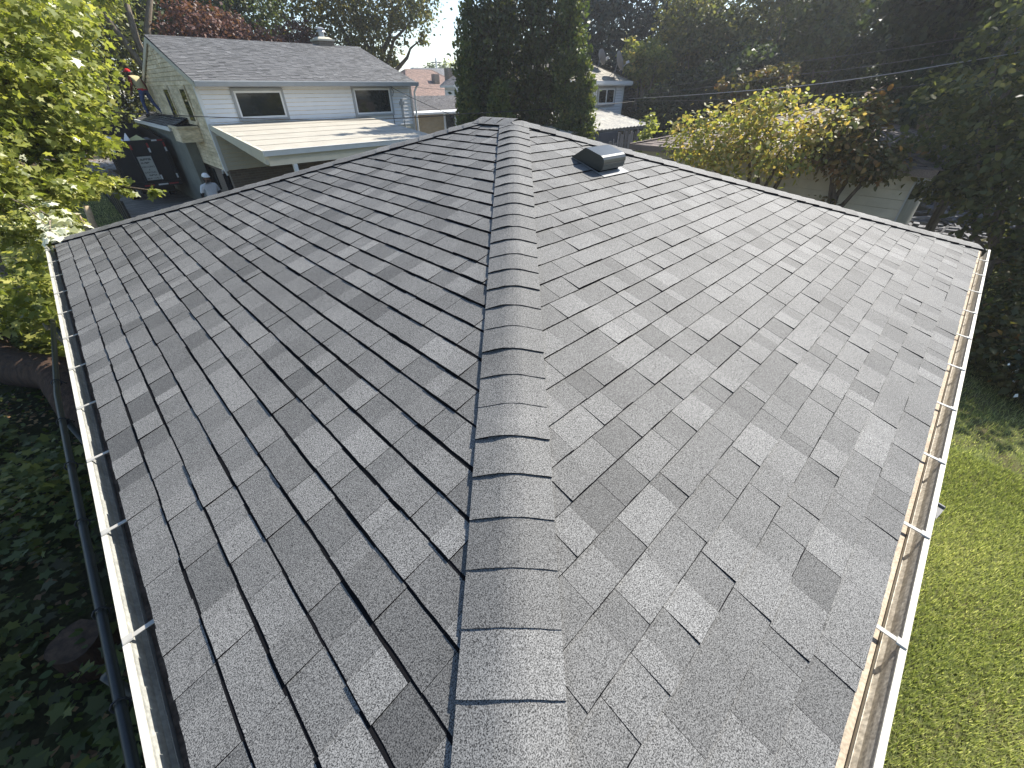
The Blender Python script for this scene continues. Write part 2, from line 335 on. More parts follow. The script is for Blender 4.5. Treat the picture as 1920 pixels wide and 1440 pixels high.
def place_leaves(P, Nrm, D, size, shape):
    """P points, Nrm leaf normals, D growth directions -> (n,k,3)"""
    Nrm = Nrm / np.linalg.norm(Nrm, axis=1, keepdims=True)
    D = D - Nrm * (D * Nrm).sum(1, keepdims=True); D /= np.linalg.norm(D, axis=1, keepdims=True) + 1e-9
    X = np.cross(D, Nrm)
    s = size[:, None, None]
    return P[:, None] + s * (shape[None, :, 0:1] * X[:, None] + (shape[None, :, 1:2]) * D[:, None] + shape[None, :, 2:3] * Nrm[:, None])

def crown(blobs, n, size, seed, shape=LEAF_DIAMOND, per=26, spread=.22, up=.7, inner=.35, droop=.35, tonebias=0.0, jitter=.3):
    rg = np.random.default_rng(seed)
    B = np.array([b[0] for b in blobs], float); Rr = np.array([b[1] if hasattr(b[1], '__len__') else (b[1],) * 3 for b in blobs], float)
    w = (Rr.prod(1)) ** (2 / 3); w /= w.sum()
    nc = max(3, n // per)
    bi = rg.choice(len(B), nc, p=w)
    d = rg.normal(size=(nc, 3)); d /= np.linalg.norm(d, axis=1, keepdims=True)
    rad = inner + (1 - inner) * rg.random(nc) ** .6
    cc = B[bi] + d * Rr[bi] * rad[:, None]
    ct = np.clip(.5 + tonebias + rg.normal(size=nc) * .17 + .12 * d[:, 2] * 0, .0, 1)
    ci = rg.integers(0, nc, n)
    rr = Rr[bi][ci].mean(1)
    off = rg.normal(size=(n, 3)) * (spread * np.clip(rr, .35, 2.2))[:, None] * np.array([1, 1, .62])
    P = cc[ci] + off
    out = d[ci]
    Nrm = rg.normal(size=(n, 3)) * .75 + out * .45 + np.array([0, 0, up])
    D = rg.normal(size=(n, 3)) * .7 + out * .8 - np.array([0, 0, droop])
    sz = size * (1 + jitter * rg.normal(size=n)).clip(.45, 1.7)
    tone = np.clip(ct[ci] + rg.normal(size=n) * .13, 0, 1)
    return place_leaves(P, Nrm, D, sz, shape), tone, len(shape)

def limb_pts(a, b, seed, n=7, wob=.06, sag=0.0):
    rg = random.Random(seed); a, b = Vector(a), Vector(b); L = (b - a).length; out = []
    for i in range(n):
        t = i / (n - 1); p = a.lerp(b, t)
        k = math.sin(math.pi * t)
        out.append(p + Vector((rg.uniform(-1, 1), rg.uniform(-1, 1), rg.uniform(-1, 1))) * wob * L * k * .5 + Vector((0, 0, sag * L * k)))
    return out

def tree(name, label, base, blobs, n, size, mats, seed, group=None, trunk_r=.18, bark='bark', shape=LEAF_DIAMOND, limbs=True, fork=.45, cat='tree', **kw):
    base = Vector(base); t = thing(name, label, cat, base, group)
    c = Vector((0, 0, 0))
    for b in blobs: c += Vector(b[0])
    c /= len(blobs); top = max(b[0][2] for b in blobs)
    mb = MB(); forkp = base.lerp(Vector((c.x, c.y, c.z)), fork)
    mb.tube(limb_pts(base - Vector((0, 0, .1)), forkp, seed, 5, .05), [trunk_r * (1.25 - .4 * i / 4) for i in range(5)], 9)
    if limbs:
        for i, b in enumerate(blobs[:9]):
            mb.tube(limb_pts(forkp - Vector((0, 0, .05 * i)), b[0], seed + i + 1, 7, .10, .06), [trunk_r * (.72 - .62 * k / 6) for k in range(7)], 6)
    else:
        mb.tube(limb_pts(forkp, Vector((c.x, c.y, top)), seed + 3, 6, .03), [trunk_r * (.85 - .75 * k / 5) for k in range(6)], 7)
    obj('trunk', mb, bark, t, smooth=True)
    V, tn, k = crown(blobs, n, size, seed, shape, **kw)
    np_mesh('crown', V, k, tn, mats, t)
    return t

# ------------------------------------------------------------------ roof shingles
def clip(poly, a, b, c):
    """keep a*s+b*t<=c"""
    out = []
    for i in range(len(poly)):
        p, q = poly[i], poly[(i + 1) % len(poly)]
        dp, dq = a * p[0] + b * p[1] - c, a * q[0] + b * q[1] - c
        if dp <= 0: out.append(p)
        if (dp < 0 < dq) or (dq < 0 < dp):
            u = dp / (dp - dq); out.append((p[0] + (q[0] - p[0]) * u, p[1] + (q[1] - p[1]) * u))
    return out

def shingles(O, S, T, slen, tlen, E, clips, rg, widths, hs, seg=0.0, over=.012, tj=.0015, joint_shade=0.0):
    """rows of shingle tabs as (top polygon, lowered outline, tone); S along the eave, T up the slope"""
    O, S, T = Vector(O), Vector(S).normalized(), Vector(T).normalized(); Nn = S.cross(T).normalized()
    if Nn.z < 0: Nn = -Nn
    res = []; k = 0
    while k * E < tlen:
        s = -rg.random() * .3; t0 = k * E; t1 = min((k + 1) * E + over, tlen + .02); alt = rg.random() < .5
        while s < slen:
            w = rg.choice(widths) * (0.85 + .3 * rg.random()); alt = (not alt) if rg.random() < .8 else alt
            h = (hs[1] if alt else hs[0]) * (0.82 + .36 * rg.random())
            tone = min(1, max(0, rg.gauss(.58 if alt else .40, .20)))
            ts = t0 + rg.uniform(-tj, tj)
            nseg = max(1, int(w / seg)) if seg else 1
            low = [(s + .0008 + (w - .0016) * i / nseg, ts + (rg.uniform(-.0018, .0018) if 0 < i < nseg else 0)) for i in range(nseg + 1)]
            poly = low + [(s + w - .0008, t1), (s + .0008, t1)]
            for c in clips:
                poly = clip(poly, *c)
                if len(poly) < 3: break
            if len(poly) >= 3:
                hh = lambda t: .0012 + h * max(0., 1 - (t - t0) / (t1 - t0) * .86)
                lift = rg.uniform(-.0006, .0012)
                top = [O + S * p[0] + T * p[1] + Nn * (hh(p[1]) + lift) for p in poly]
                bot = [O + S * p[0] + T * p[1] + Nn * (-.002) for p in poly]
                joint_shades = []
                if joint_shade:  # black strip paints the next course's shadow; on the right a thin joint line
                    tb0 = (k + 1) * E - joint_shade * rg.choice((.7, .9, 1.1, 1.25))
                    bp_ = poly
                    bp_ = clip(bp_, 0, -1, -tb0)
                    if len(bp_) > 2: joint_shades.append([O + S * p[0] + T * p[1] + Nn * (hh(p[1]) + lift + .0003) for p in bp_])
                res.append((top, bot, tone, joint_shades))
            s += w
        k += 1
    return res

def add_tab(mb, tab):
    top, bot, tone = tab[:3]; n = len(top)
    a = (top[1] - top[0]).cross(top[2] - top[0])
    if a.z < 0: top, bot = top[::-1], bot[::-1]
    mb.face(top, tone, 0)
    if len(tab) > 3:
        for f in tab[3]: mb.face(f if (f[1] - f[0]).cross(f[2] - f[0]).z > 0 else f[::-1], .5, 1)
    for i in range(n):
        j = (i + 1) % n
        mb.face([top[j], top[i], bot[i], bot[j]], .5, 1)

WID = [.08, .11, .13, .15, .16, .18, .19, .21, .23, .26]
# ================================================================== the setting
TH = 0.3161762; CT, ST, TT = math.cos(TH), math.sin(TH), math.tan(TH)
A, RG = 7.798, 0.392; B = A + RG; H = A / 2 * TT
G = -2.3

mb = MB(); mb.face([(-300, -300, G), (400, -300, G), (400, 400, G), (-300, 400, G)])
obj('ground', mb, 'soil', kind='structure')
mb = MB(); mb.face([(1.0, -9, G + .004), (17.0, -9, G + .004), (17.0, -.15, G + .004), (1.0, -.15, G + .004)])
obj('lawn', mb, 'lawn', kind='structure')
mb = MB()
for i in range(9):
    y0 = 12 + i * 3.4; mb.box((1.45, y0, G - .05), (4.3, y0 + 3.385, G + .03), .5)
obj('driveway', mb, 'concrete', kind='structure')
mb = MB(); mb.face([(-60, 44.5, G + .008), (60, 44.5, G + .008), (60, 52, G + .008), (-60, 52, G + .008)])
obj('road', mb, 'asphalt', kind='structure')

# ================================================================== the garage
GAR = thing('garage', 'low hip-roofed garage covered in new grey laminated shingles', 'garage', (A / 2, B / 2, G))
mb = MB(); o = .42
mb.box((o, o, G), (A - o, B - o, -.16))
obj('wall', mb, 'wall_beige', GAR)
mb = MB(); e = -.004
P = {'n': (0, 0, e), 'l': (0, B, e), 'r': (A, 0, e), 'f': (A, B, e), 'e1': (A / 2, A / 2, H + e), 'e2': (A / 2, A / 2 + RG, H + e)}
def dn(k): x, y, z = P[k]; return (x, y, z - .02)
for f in (('n', 'e1', 'e2', 'l'), ('n', 'r', 'e1'), ('r', 'f', 'e2', 'e1'), ('f', 'l', 'e2')): mb.face([P[k] for k in f])
for a_, b_ in (('n', 'r'), ('r', 'f'), ('f', 'l'), ('l', 'n')): mb.face([P[a_], P[b_], dn(b_), dn(a_)])
mb.face([(0, 0, -.17), (0, B, -.17), (A, B, -.17), (A, 0, -.17)])
obj('roof_deck', mb, 'deck', GAR)

rg = random.Random(11); E = .143
tlen = A / 2 / CT
left = shingles((0, 0, 0), (0, 1, 0), (CT, 0, ST), B, tlen, E, [(-1, CT, 0), (1, CT, B)], rg, WID, (.0072, .0112), .05, tj=.0012, joint_shade=.013)
right = shingles((0, 0, 0), (1, 0, 0), (0, CT, ST), A, tlen, E, [(-1, CT, 0), (1, CT, A)], rg, WID, (.0072, .0112), .05, joint_shade=.0035)
VENT_S, VENT_T = (3.83, 4.22), (2.90, 3.26)
def tabscore(tab):
    c = sum(tab[0], Vector()) / len(tab[0]); d = c - CAM; D = d.dot(F)
    if D < .1: return 0
    px, py = 960 + 767 * d.dot(R) / D, 720 - 767 * d.dot(U) / D
    if not (-60 < px < 1980 and -40 < py < 1500): return 0
    n = (tab[0][1] - tab[0][0]).cross(tab[0][2] - tab[0][0])
    ar = sum(((tab[0][i] - tab[0][0]).cross(tab[0][i + 1] - tab[0][0])).length for i in range(1, len(tab[0]) - 1)) / 2
    return ar * abs(n.normalized().dot(d.normalized())) / d.length_squared
alltabs = sorted(left + right, key=tabscore, reverse=True)
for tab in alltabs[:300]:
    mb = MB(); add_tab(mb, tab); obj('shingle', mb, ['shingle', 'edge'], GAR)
mb = MB()
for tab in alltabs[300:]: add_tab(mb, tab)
for tab in shingles((A, 0, 0), (0, 1, 0), (-CT, 0, ST), B, tlen, E, [(-1, CT, 0), (1, CT, B)], rg, WID, (.0072, .0112)) + shingles((0, B, 0), (1, 0, 0), (0, -CT, ST), A, tlen, E, [(-1, CT, 0), (1, CT, A)], rg, WID, (.0072, .0112)): add_tab(mb, tab)
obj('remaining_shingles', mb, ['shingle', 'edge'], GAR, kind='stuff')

def hip_cap(a, d, na, nb, w, L, lift, tone, rg, ra=None):
    """one folded cap piece: a = lower end on the hip line, d = up the hip, na/nb = unit side directions lying in the two planes"""
    mb = MB(); N = (na.cross(d)); N = N if N.z > 0 else -N
    Nb = (nb.cross(d)); Nb = Nb if Nb.z > 0 else -Nb
    Nm = (N + Nb).normalized()
    prof = []
    QS = (1.0, .74, .54, .40, .26, .13)
    for q in QS: prof.append((na * w * q, N))
    prof.append((Vector((0, 0, 0)), Nm))
    for q in QS[::-1]: prof.append((nb * w * q, Nb))
    rip = rg.choice((.001, .002, .004, .007)); nq = len(QS); vr = w * .30
    rows = []
    for t in (0, .5, 1.0):
        row = []
        for i, (o_, n_) in enumerate(prof):
            v = o_.length; side_a = i < nq
            l = lift * (1 - t) + .0045 * t + .0145 + .0030 * min(1, (w - v) / (w - vr))
            if v < vr: l -= .225 * ((vr * vr + v * v) / (2 * vr) - v)
            if t == 0: l += rg.uniform(-.001, .001) + (rip * math.sin(v / w * math.pi) if side_a else .0005)
            crest = 0
            row.append(a + d * (L * t) + o_ + n_ * (l + crest) - d * (rg.uniform(0, .002) if t == 0 else 0))
        rows.append(row)
    n = len(prof)
    for i in range(2):
        for j in range(n - 1):
            mb.face([rows[i][j], rows[i][j + 1], rows[i + 1][j + 1], rows[i + 1][j]], tone, 0)
    th = .0055
    for j in range(n - 1):
        p, q = rows[0][j], rows[0][j + 1]; dn_ = (prof[j][1] + prof[j + 1][1]).normalized() * -th
        mb.face([p, p + dn_, q + dn_, q], .5, 1)
    for j, jj in ((0, 0), (n - 1, n - 1)):
        for i in range(2):
            p, q = rows[i][j], rows[i + 1][j]; dn_ = prof[j][1] * -(lift + .012)
            mb.face([p, q, q + dn_, p + dn_], .5, 1)
    # underside keeps the lifted mouth dark
    mb.face([rows[0][0] - prof[0][1] * th, rows[0][nq] - Nm * th, rows[2][nq] - Nm * .02, rows[2][0] - prof[0][1] * .02], .5, 1)
    mb.face([rows[0][nq] - Nm * th, rows[0][-1] - prof[-1][1] * th, rows[2][-1] - prof[-1][1] * .02, rows[2][nq] - Nm * .02], .5, 1)
    return mb

W_CAP = .147; rgc = random.Random(5)
def run_caps(a0, a1, na, nb, du, start):
    a0, a1 = Vector(a0), Vector(a1); L = (a1 - a0).length; d = (a1 - a0).normalized(); u = start
    while u < L - .06:
        mbc = hip_cap(a0 + d * u, d, na, nb, W_CAP, min(du + .02, L - u + .02), .0075 + rgc.uniform(0, .006), min(1, max(0, rgc.gauss(.46, .16))), rgc)
        ob = obj('hip_cap', mbc, ['shingle', 'edge'], GAR); u += du
        for i, p in enumerate(ob.data.polygons): p.use_smooth = p.material_index == 0
e1, e2 = Vector((A / 2, A / 2, H)), Vector((A / 2, A / 2 + RG, H))
def side(d, n):   # unit vector in the plane with normal n, perpendicular to the hip d
    return d.cross(n).normalized()
NL, NR, NX, NY = Vector((-ST, 0, CT)), Vector((0, -ST, CT)), Vector((ST, 0, CT)), Vector((0, ST, CT))
dh = (e1 - Vector((0, 0, 0))).normalized(); k3 = 1 / math.cos(math.atan(TT / math.sqrt(2))) * math.sqrt(2)
sl = side(dh, NL); sl = sl if sl.y > 0 else -sl
sr = side(dh, NR); sr = sr if sr.x > 0 else -sr
run_caps((0, 0, 0), e1, sl, sr, .114 * k3, (.698 - .114 * 6) * k3)
dl = (e2 - Vector((0, B, 0))).normalized(); a_ = side(dl, NL); a_ = a_ if a_.y < 0 else -a_; b_ = side(dl, NY); b_ = b_ if b_.x > 0 else -b_
run_caps((0, B, 0), e2, a_, b_, .114 * k3, .10)
dr = (e1 - Vector((A, 0, 0))).normalized(); a_ = side(dr, NR); a_ = a_ if a_.x < 0 else -a_; b_ = side(dr, NX); b_ = b_ if b_.y > 0 else -b_
run_caps((A, 0, 0), e1, a_, b_, .114 * k3, .10)
# short ridge: caps folded over left and back planes
for k in range(3):
    a0 = e1 + Vector((0, -.06 + .175 * k, .006)); na = Vector((-CT, 0, -ST)); nb = Vector((CT, 0, -ST))
    mbc = hip_cap(a0, Vector((0, 1, 0)), na, nb, .165, .19, .005, rgc.gauss(.5, .08), rgc)
    obj('ridge_cap', mbc, ['shingle', 'edge'], GAR)

# gutters: board under the shingle edge, trough, lip and hangers.  O = outward, along = run
def gutter(O, along, a, b, hangers, bm, gm, tm):
    O, along = Vector(O), Vector(along); Z = Vector((0, 0, 1))
    pt = lambda d, z, s: O * d + Z * z + along * s
    m1 = MB(); m1.hexa([pt(-.12, -.16, a), pt(.040, -.16, a), pt(.040, -.16, b), pt(-.12, -.16, b), pt(-.12, -.052, a), pt(.040, -.066, a), pt(.040, -.066, b), pt(-.12, -.052, b)])
    obj('fascia_board', m1, bm, GAR)
    m2 = MB()
    inner = [(.044, -.045), (.044, -.128), (.050, -.134), (.072, -.134), (.082, -.118), (.086, -.085), (.092, -.060), (.092, -.045)]
    outer = [(.093, -.040), (.112, -.040), (.112, -.058), (.098, -.090), (.090, -.142), (.046, -.142), (.0425, -.128), (.0425, -.045)]
    steps = 14; rgx = random.Random(3)
    def strip(p, mi):
        for i in range(len(p) - 1):
            for k in range(steps):
                s0, s1 = a + (b - a) * k / steps, a + (b - a) * (k + 1) / steps
                m2.face([pt(*p[i], s0), pt(*p[i + 1], s0), pt(*p[i + 1], s1), pt(*p[i], s1)], .5, mi)
    strip(inner, 1); strip([inner[-1]] + outer, 0)
    for s in (a, b): m2.face([pt(d, z, s) for d, z in inner] + [pt(d, z, s) for d, z in outer[:6]], .5, 0)
    gt = obj('gutter', m2, [gm, tm], GAR)
    for s in hangers:
        h = MB(); w = .009
        h.hexa([pt(.000, -.030, s - w), pt(.094, -.039, s - w), pt(.094, -.039, s + w), pt(.000, -.030, s + w), pt(.000, -.026, s - w), pt(.094, -.035, s - w), pt(.094, -.035, s + w), pt(.000, -.026, s + w)])
        h.hexa([pt(.078, -.036, s - .017), pt(.109, -.0385, s - .017), pt(.109, -.0385, s + .017), pt(.078, -.036, s + .017), pt(.078, -.031, s - .014), pt(.109, -.034, s - .014), pt(.109, -.034, s + .014), pt(.078, -.031, s + .014)])
        obj('gutter_hanger', h, 'strap', gt)
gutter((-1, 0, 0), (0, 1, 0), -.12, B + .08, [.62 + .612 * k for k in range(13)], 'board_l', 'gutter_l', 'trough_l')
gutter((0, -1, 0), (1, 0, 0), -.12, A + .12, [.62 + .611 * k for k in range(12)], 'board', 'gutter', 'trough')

# slant-back roof vent on the right slope
def rp(s, t, n): return Vector((s, t * CT - n * ST, t * ST + n * CT))
mb = MB(); hw = [(3.262, .012), (3.245, .030), (3.146, .140), (3.135, .144), (2.962, .148), (2.938, .143), (2.920, .128), (2.911, .108), (2.908, .05), (2.925, .034)]
s0, s1 = 3.85, 4.195
for i in range(len(hw) - 1):
    mb.face([rp(s0, *hw[i]), rp(s0, *hw[i + 1]), rp(s1, *hw[i + 1]), rp(s1, *hw[i])])
for s in (s0, s1): mb.face([rp(s, *p) for p in (hw if s == s1 else hw[::-1])])
vt = obj('roof_vent', mb, 'vent', GAR)
bv = vt.modifiers.new('soft', 'BEVEL'); bv.width = .004; bv.segments = 2; bv.limit_method = 'ANGLE'
mb = MB()
for k in range(16):
    s = s0 + .016 + k * (s1 - s0 - .032) / 15
    mb.obox(rp(s, 2.9065, .074), Vector((.004, 0, 0)), rp(0, .0012, 0), rp(0, 0, .024))
obj('louver', mb, 'louver', vt)
mb = MB(); mb.obox(rp((s0 + s1) / 2 + .025, 3.06, .013), Vector((.20, 0, 0)), rp(0, .205, 0), rp(0, 0, .001))
obj('flashing', mb, 'flash', vt)
mb = MB(); mb.obox(rp((s0 + s1) / 2, 3.09, .022), Vector((.155, 0, 0)), rp(0, .150, 0), rp(0, 0, .012))
obj('vent_collar', mb, 'edge', vt)

# ================================================================== the white house beyond the left slope
X0, Y0, X1, YB, YR = 4.33, 17.97, 11.93, 25.6, 21.8
ZE, ZR, ZS = 1.74, 3.0, -.66
HO = thing('white_house', 'white clapboard house with grey shingled gable roof behind the left roof slope', 'house', ((X0 + X1) / 2, (Y0 + YB) / 2, G))
mb = MB(); mb.box((X0 + .12, Y0 + .12, G), (X1 - .12, YB, ZS)); obj('brick_wall', mb, 'brick', HO)
mb = MB()
mb.extrude([(0, Y0, ZS), (0, YB, ZS), (0, YB, ZE - .02), (0, YR, ZR - .05), (0, Y0, ZE - .02)], (X0 + .004, 0, 0), (X1 - .004, 0, 0))
obj('upper_wall', mb, 'siding_dirty', HO)
rh = random.Random(21)
def board(a, b, out, z, e, mats, tone, parent):
    """one lapped board between points a and b, thicker at its lower edge"""
    a, b, out = Vector(a), Vector(b), Vector(out); mb = MB()
    zl, zh = Vector((0, 0, z + min(.014, e * .12))), Vector((0, 0, z + e))
    p = [a + out * .024 + zl, b + out * .024 + zl, b + out * .015 + zh, a + out * .015 + zh]
    q = [a + zl, b + zl]; r_ = [a + zh, b + zh]
    mb.face(p, tone); mb.face([q[0], q[1], p[1], p[0]], tone); mb.face([p[3], p[2], r_[1], r_[0]], tone)
    return obj('siding_board', mb, mats, parent)
e = .1215; k = 0
while ZS + k * e < ZE - .1:
    z = ZS + k * e; board((X0, Y0, 0), (X1, Y0, 0), (0, -1, 0), z, e, 'siding' if z > .3 else 'cream', .5 + rh.uniform(-.3, .3), HO); k += 1
k = 0
while ZS + k * e < ZR - .1:
    z = ZS + k * e; zt = z + e * .5
    if zt < ZE: ya, yb = Y0, YB
    else:
        f = (zt - ZE) / (ZR - ZE); ya, yb = Y0 + (YR - Y0) * f + .03, YB + (YR - YB) * f - .03
    if yb - ya > .1: board((X0, yb, 0), (X0, ya, 0), (-1, 0, 0), z, e, 'siding_dirty', .5 + rh.uniform(-.5, .5), HO)
    k += 1
mb = MB()
mb.box((X0 - .03, Y0 - .03, ZS - .02), (X0 + .07, Y0 + .07, ZE - .04)); obj('corner_board', mb, 'trim', HO)
mb = MB(); mb.box((X1 - .07, Y0 - .03, ZS - .02), (X1 + .03, Y0 + .07, ZE - .04)); obj('corner_board', mb, 'grey_trim', HO)
# roof: two shingled slopes
sl_len = math.hypot(YR - Y0 + .35, ZR - ZE + .04); cth, sth = (YR - Y0 + .35) / sl_len, (ZR - ZE + .04) / sl_len
mb = MB(); xl, xr = X0 - .06, X1 + .10
for sgn, y_e in ((1, Y0 - .35), (-1, 2 * YR - Y0 + .35)):
    tabs = shingles((xl, y_e, ZE), (1, 0, 0), (0, cth * sgn, sth), xr - xl, sl_len, .143, [(1, 0, xr - xl), (-1, 0, 0), (0, 1, sl_len)], rh, WID[3:], (.006, .011))
    if sgn < 0: tabs = tabs[::3]
    for tb in tabs: add_tab(mb, tb)
    t2 = [(xl, y_e, ZE - .005), (xr, y_e, ZE - .005), (xr, YR, ZR - .005), (xl, YR, ZR - .005)]
    t3 = [(p[0], p[1], p[2] - .10) for p in t2]
    mb.hexa(t3 + t2, .5, 1)
obj('roof', mb, ['house_roof', 'edge'], HO)
mb = MB()
for k in range(26):
    xx = xl + k * (xr - xl) / 26
    mb.extrude([(0, -.14, -.045), (0, 0, .022), (0, .14, -.045), (0, .14, -.052), (0, 0, .012), (0, -.14, -.052)], (xx, YR, ZR + (.004 if k % 2 else .009)), (xx + (xr - xl) / 26 + .02, YR, ZR + .003), .2)
obj('ridge_capping', mb, ['house_roof', 'edge'], HO)
mb = MB(); mb.extrude([(0, 0, 0), (0, -.012, .12), (0, .10, .12), (0, .10, 0)], (xl, Y0 - .44, ZE - .125), (xr + .04, Y0 - .44, ZE - .125))
obj('gutter', mb, 'grey_trim', HO)
mb = MB(); mb.box((xl, Y0 - .452, ZE - .004), (xr + .04, Y0 - .43, ZE + .012)); obj('gutter_lip', mb, 'trim', HO)
mb = MB()
for sgn, ya, za in ((1, Y0 - .35, ZE), (-1, 2 * YR - Y0 + .35, ZE)):
    mb.hexa([(xl - .015, ya, za - .16), (xl + .02, ya, za - .16), (xl + .02, YR, ZR - .17), (xl - .015, YR, ZR - .17), (xl - .015, ya, za - .012), (xl + .02, ya, za - .012), (xl + .02, YR, ZR - .02), (xl - .015, YR, ZR - .02)])
obj('barge_board', mb, 'cream', HO)
mb = MB(); mb.tube([(X1 + .10, Y0 - .38, ZE - .1), (X1 + .09, Y0 - .14, ZE - .32), (X1 + .09, Y0 - .10, -.2), (X1 + .09, Y0 - .10, G + .1)], .04, 8)
obj('downspout', mb, 'trim', HO, smooth=True)
def window(parent, a, b, z0, z1, out, fm='trim', depth=.05, mull=0, fw=.055):
    """frame, pane and reveal; a-b run along the wall, out faces the viewer"""
    a, b, out = Vector((*a, 0)), Vector((*b, 0)), Vector((*out, 0)); d = (b - a).normalized(); L = (b - a).length; Z = Vector((0, 0, 1))
    mb = MB()
    def bar(s0, s1, za, zb, o0, o1): 
        c = a + d * (s0 + s1) / 2 + Z * (za + zb) / 2 + out * (o0 + o1) / 2
        mb.obox(c, d * (s1 - s0) / 2, out * (o1 - o0) / 2, Z * (zb - za) / 2)
    bar(-.07, 0, z0 - .07, z1 + .07, .004, depth); bar(L, L + .07, z0 - .07, z1 + .07, .004, depth)
    bar(0, L, z1, z1 + .07, .004, depth); bar(0, L, z0 - .07, z0, .004, depth + .02)
    w = obj('window', mb, 'grey_trim' if fm == 'trim' else fm, parent)
    mb = MB(); bar(0, fw, z0, z1, .004, depth - .012); bar(L - fw, L, z0, z1, .004, depth - .012); bar(fw, L - fw, z1 - fw, z1, .004, depth - .012); bar(fw, L - fw, z0, z0 + fw, .004, depth - .012)
    for k in range(mull): bar(L * (k + 1) / (mull + 1) - .03, L * (k + 1) / (mull + 1) + .03, z0 + fw, z1 - fw, .004, depth - .008)
    obj('sash', mb, fm, w)
    mb = MB(); bar(fw * .6, L - fw * .6, z0 + fw * .6, z1 - fw * .6, .006, .030); obj('pane', mb, 'glass', w)
    return w
window(HO, (5.32, Y0 - .026), (6.78, Y0 - .026), .76, 1.50, (0, -1))
window(HO, (9.40, Y0 - .026), (10.93, Y0 - .026), .74, 1.55, (0, -1))
window(HO, (X0 - .026, 19.85), (X0 - .026, 19.15), .66, 1.58, (-1, 0), 'siding_dirty', .035)
window(HO, (X0 - .026, 22.35), (X0 - .026, 21.6), .66, 1.58, (-1, 0), 'siding_dirty', .035)
mb = MB()
for k in range(7): mb.box((X0 - .035, YR - .24, 2.18 + k * .07), (X0 - .005, YR + .24, 2.225 + k * .07))
obj('gable_louver', mb, 'siding_dirty', HO)
mb = MB(); mb.box((10.2, YR - .15, 2.7), (10.85, YR + .5, 3.16)); ch = obj('chimney', mb, 'brick', HO)
mb = MB(); mb.box((10.15, YR - .2, 3.16), (10.9, YR + .55, 3.22)); mb.hexa([(10.2, YR - .15, 3.22), (10.85, YR - .15, 3.22), (10.85, YR + .5, 3.22), (10.2, YR + .5, 3.22), (10.32, YR, 3.30), (10.73, YR, 3.30), (10.73, YR + .35, 3.30), (10.32, YR + .35, 3.30)]); obj('chimney_cap', mb, 'wall_beige', ch)
mb = MB(); c = (10.52, YR + .17); mb.tube([(*c, 3.28), (*c, 3.46)], .11, 12); mb.tube([(*c, 3.46), (*c, 3.50)], [.19, .17], 12); mb.tube([(*c, 3.50), (*c, 3.56)], [.12, .12], 12); mb.tube([(*c, 3.56), (*c, 3.62)], [.2, .05], 12); obj('flue', mb, 'flue', ch)
# low porch roof of overlapping roll strips
px0, px1, py0, pz0, pz1 = 4.36, 9.85, 13.5, .235, .645
ns = 6
for k in range(ns):
    ya, yb = py0 + (Y0 - .02 - py0) * k / ns, py0 + (Y0 - .02 - py0) * (k + 1) / ns
    za, zb = pz0 + (pz1 - pz0) * k / ns, pz0 + (pz1 - pz0) * (k + 1) / ns
    mb = MB(); mb.hexa([(px0, ya, za - .004), (px1, ya, za - .004), (px1, yb + .05, zb), (px0, yb + .05, zb), (px0, ya, za + .012), (px1, ya, za + .012), (px1, yb + .05, zb + .006), (px0, yb + .05, zb + .006)], .45 + .05 * (k % 3))
    obj('roofing_strip', mb, 'porch_roof', HO)
mb = MB(); mb.hexa([(px0, py0, pz0 - .03), (px1, py0, pz0 - .03), (px1, Y0 - .03, pz1 - .03), (px0, Y0 - .03, pz1 - .03), (px0, py0, pz0 - .006), (px1, py0, pz0 - .006), (px1, Y0 - .03, pz1 - .006), (px0, Y0 - .03, pz1 - .006)]); obj('porch_deck', mb, 'cream', HO)
mb = MB(); mb.hexa([(px0 - .04, py0, pz0 - .30), (px0 + .04, py0, pz0 - .30), (px0 + .04, Y0 - .05, pz1 - .16), (px0 - .04, Y0 - .05, pz1 - .16), (px0 - .04, py0, pz0 + .01), (px0 + .04, py0, pz0 + .01), (px0 + .04, Y0 - .05, pz1 + .004), (px0 - .04, Y0 - .05, pz1 + .004)]); obj('porch_side_board', mb, 'cream', HO)
mb = MB(); mb.box((px0 + .045, py0 + .01, pz0 - .34), (px1, py0 + .10, pz0 - .035)); obj('porch_beam', mb, 'cream', HO)
mb = MB(); mb.extrude([(0, 0, -.12), (0, -.03, 0), (0, -.045, 0), (0, -.045, .012), (0, .0, .012), (0, .10, .0), (0, .10, -.12)], (px0 - .05, py0 - .11, pz0 + .02), (px1, py0 - .11, pz0 + .02)); obj('porch_gutter', mb, 'trim', HO)
mb = MB(); mb.box((5.0, py0 + .01, G), (5.10, py0 + .11, pz0 - .345)); obj('porch_post', mb, 'trim', HO); mb = MB(); mb.box((9.2, py0 + .01, G), (9.30, py0 + .11, pz0 - .345)); obj('porch_post', mb, 'trim', HO)
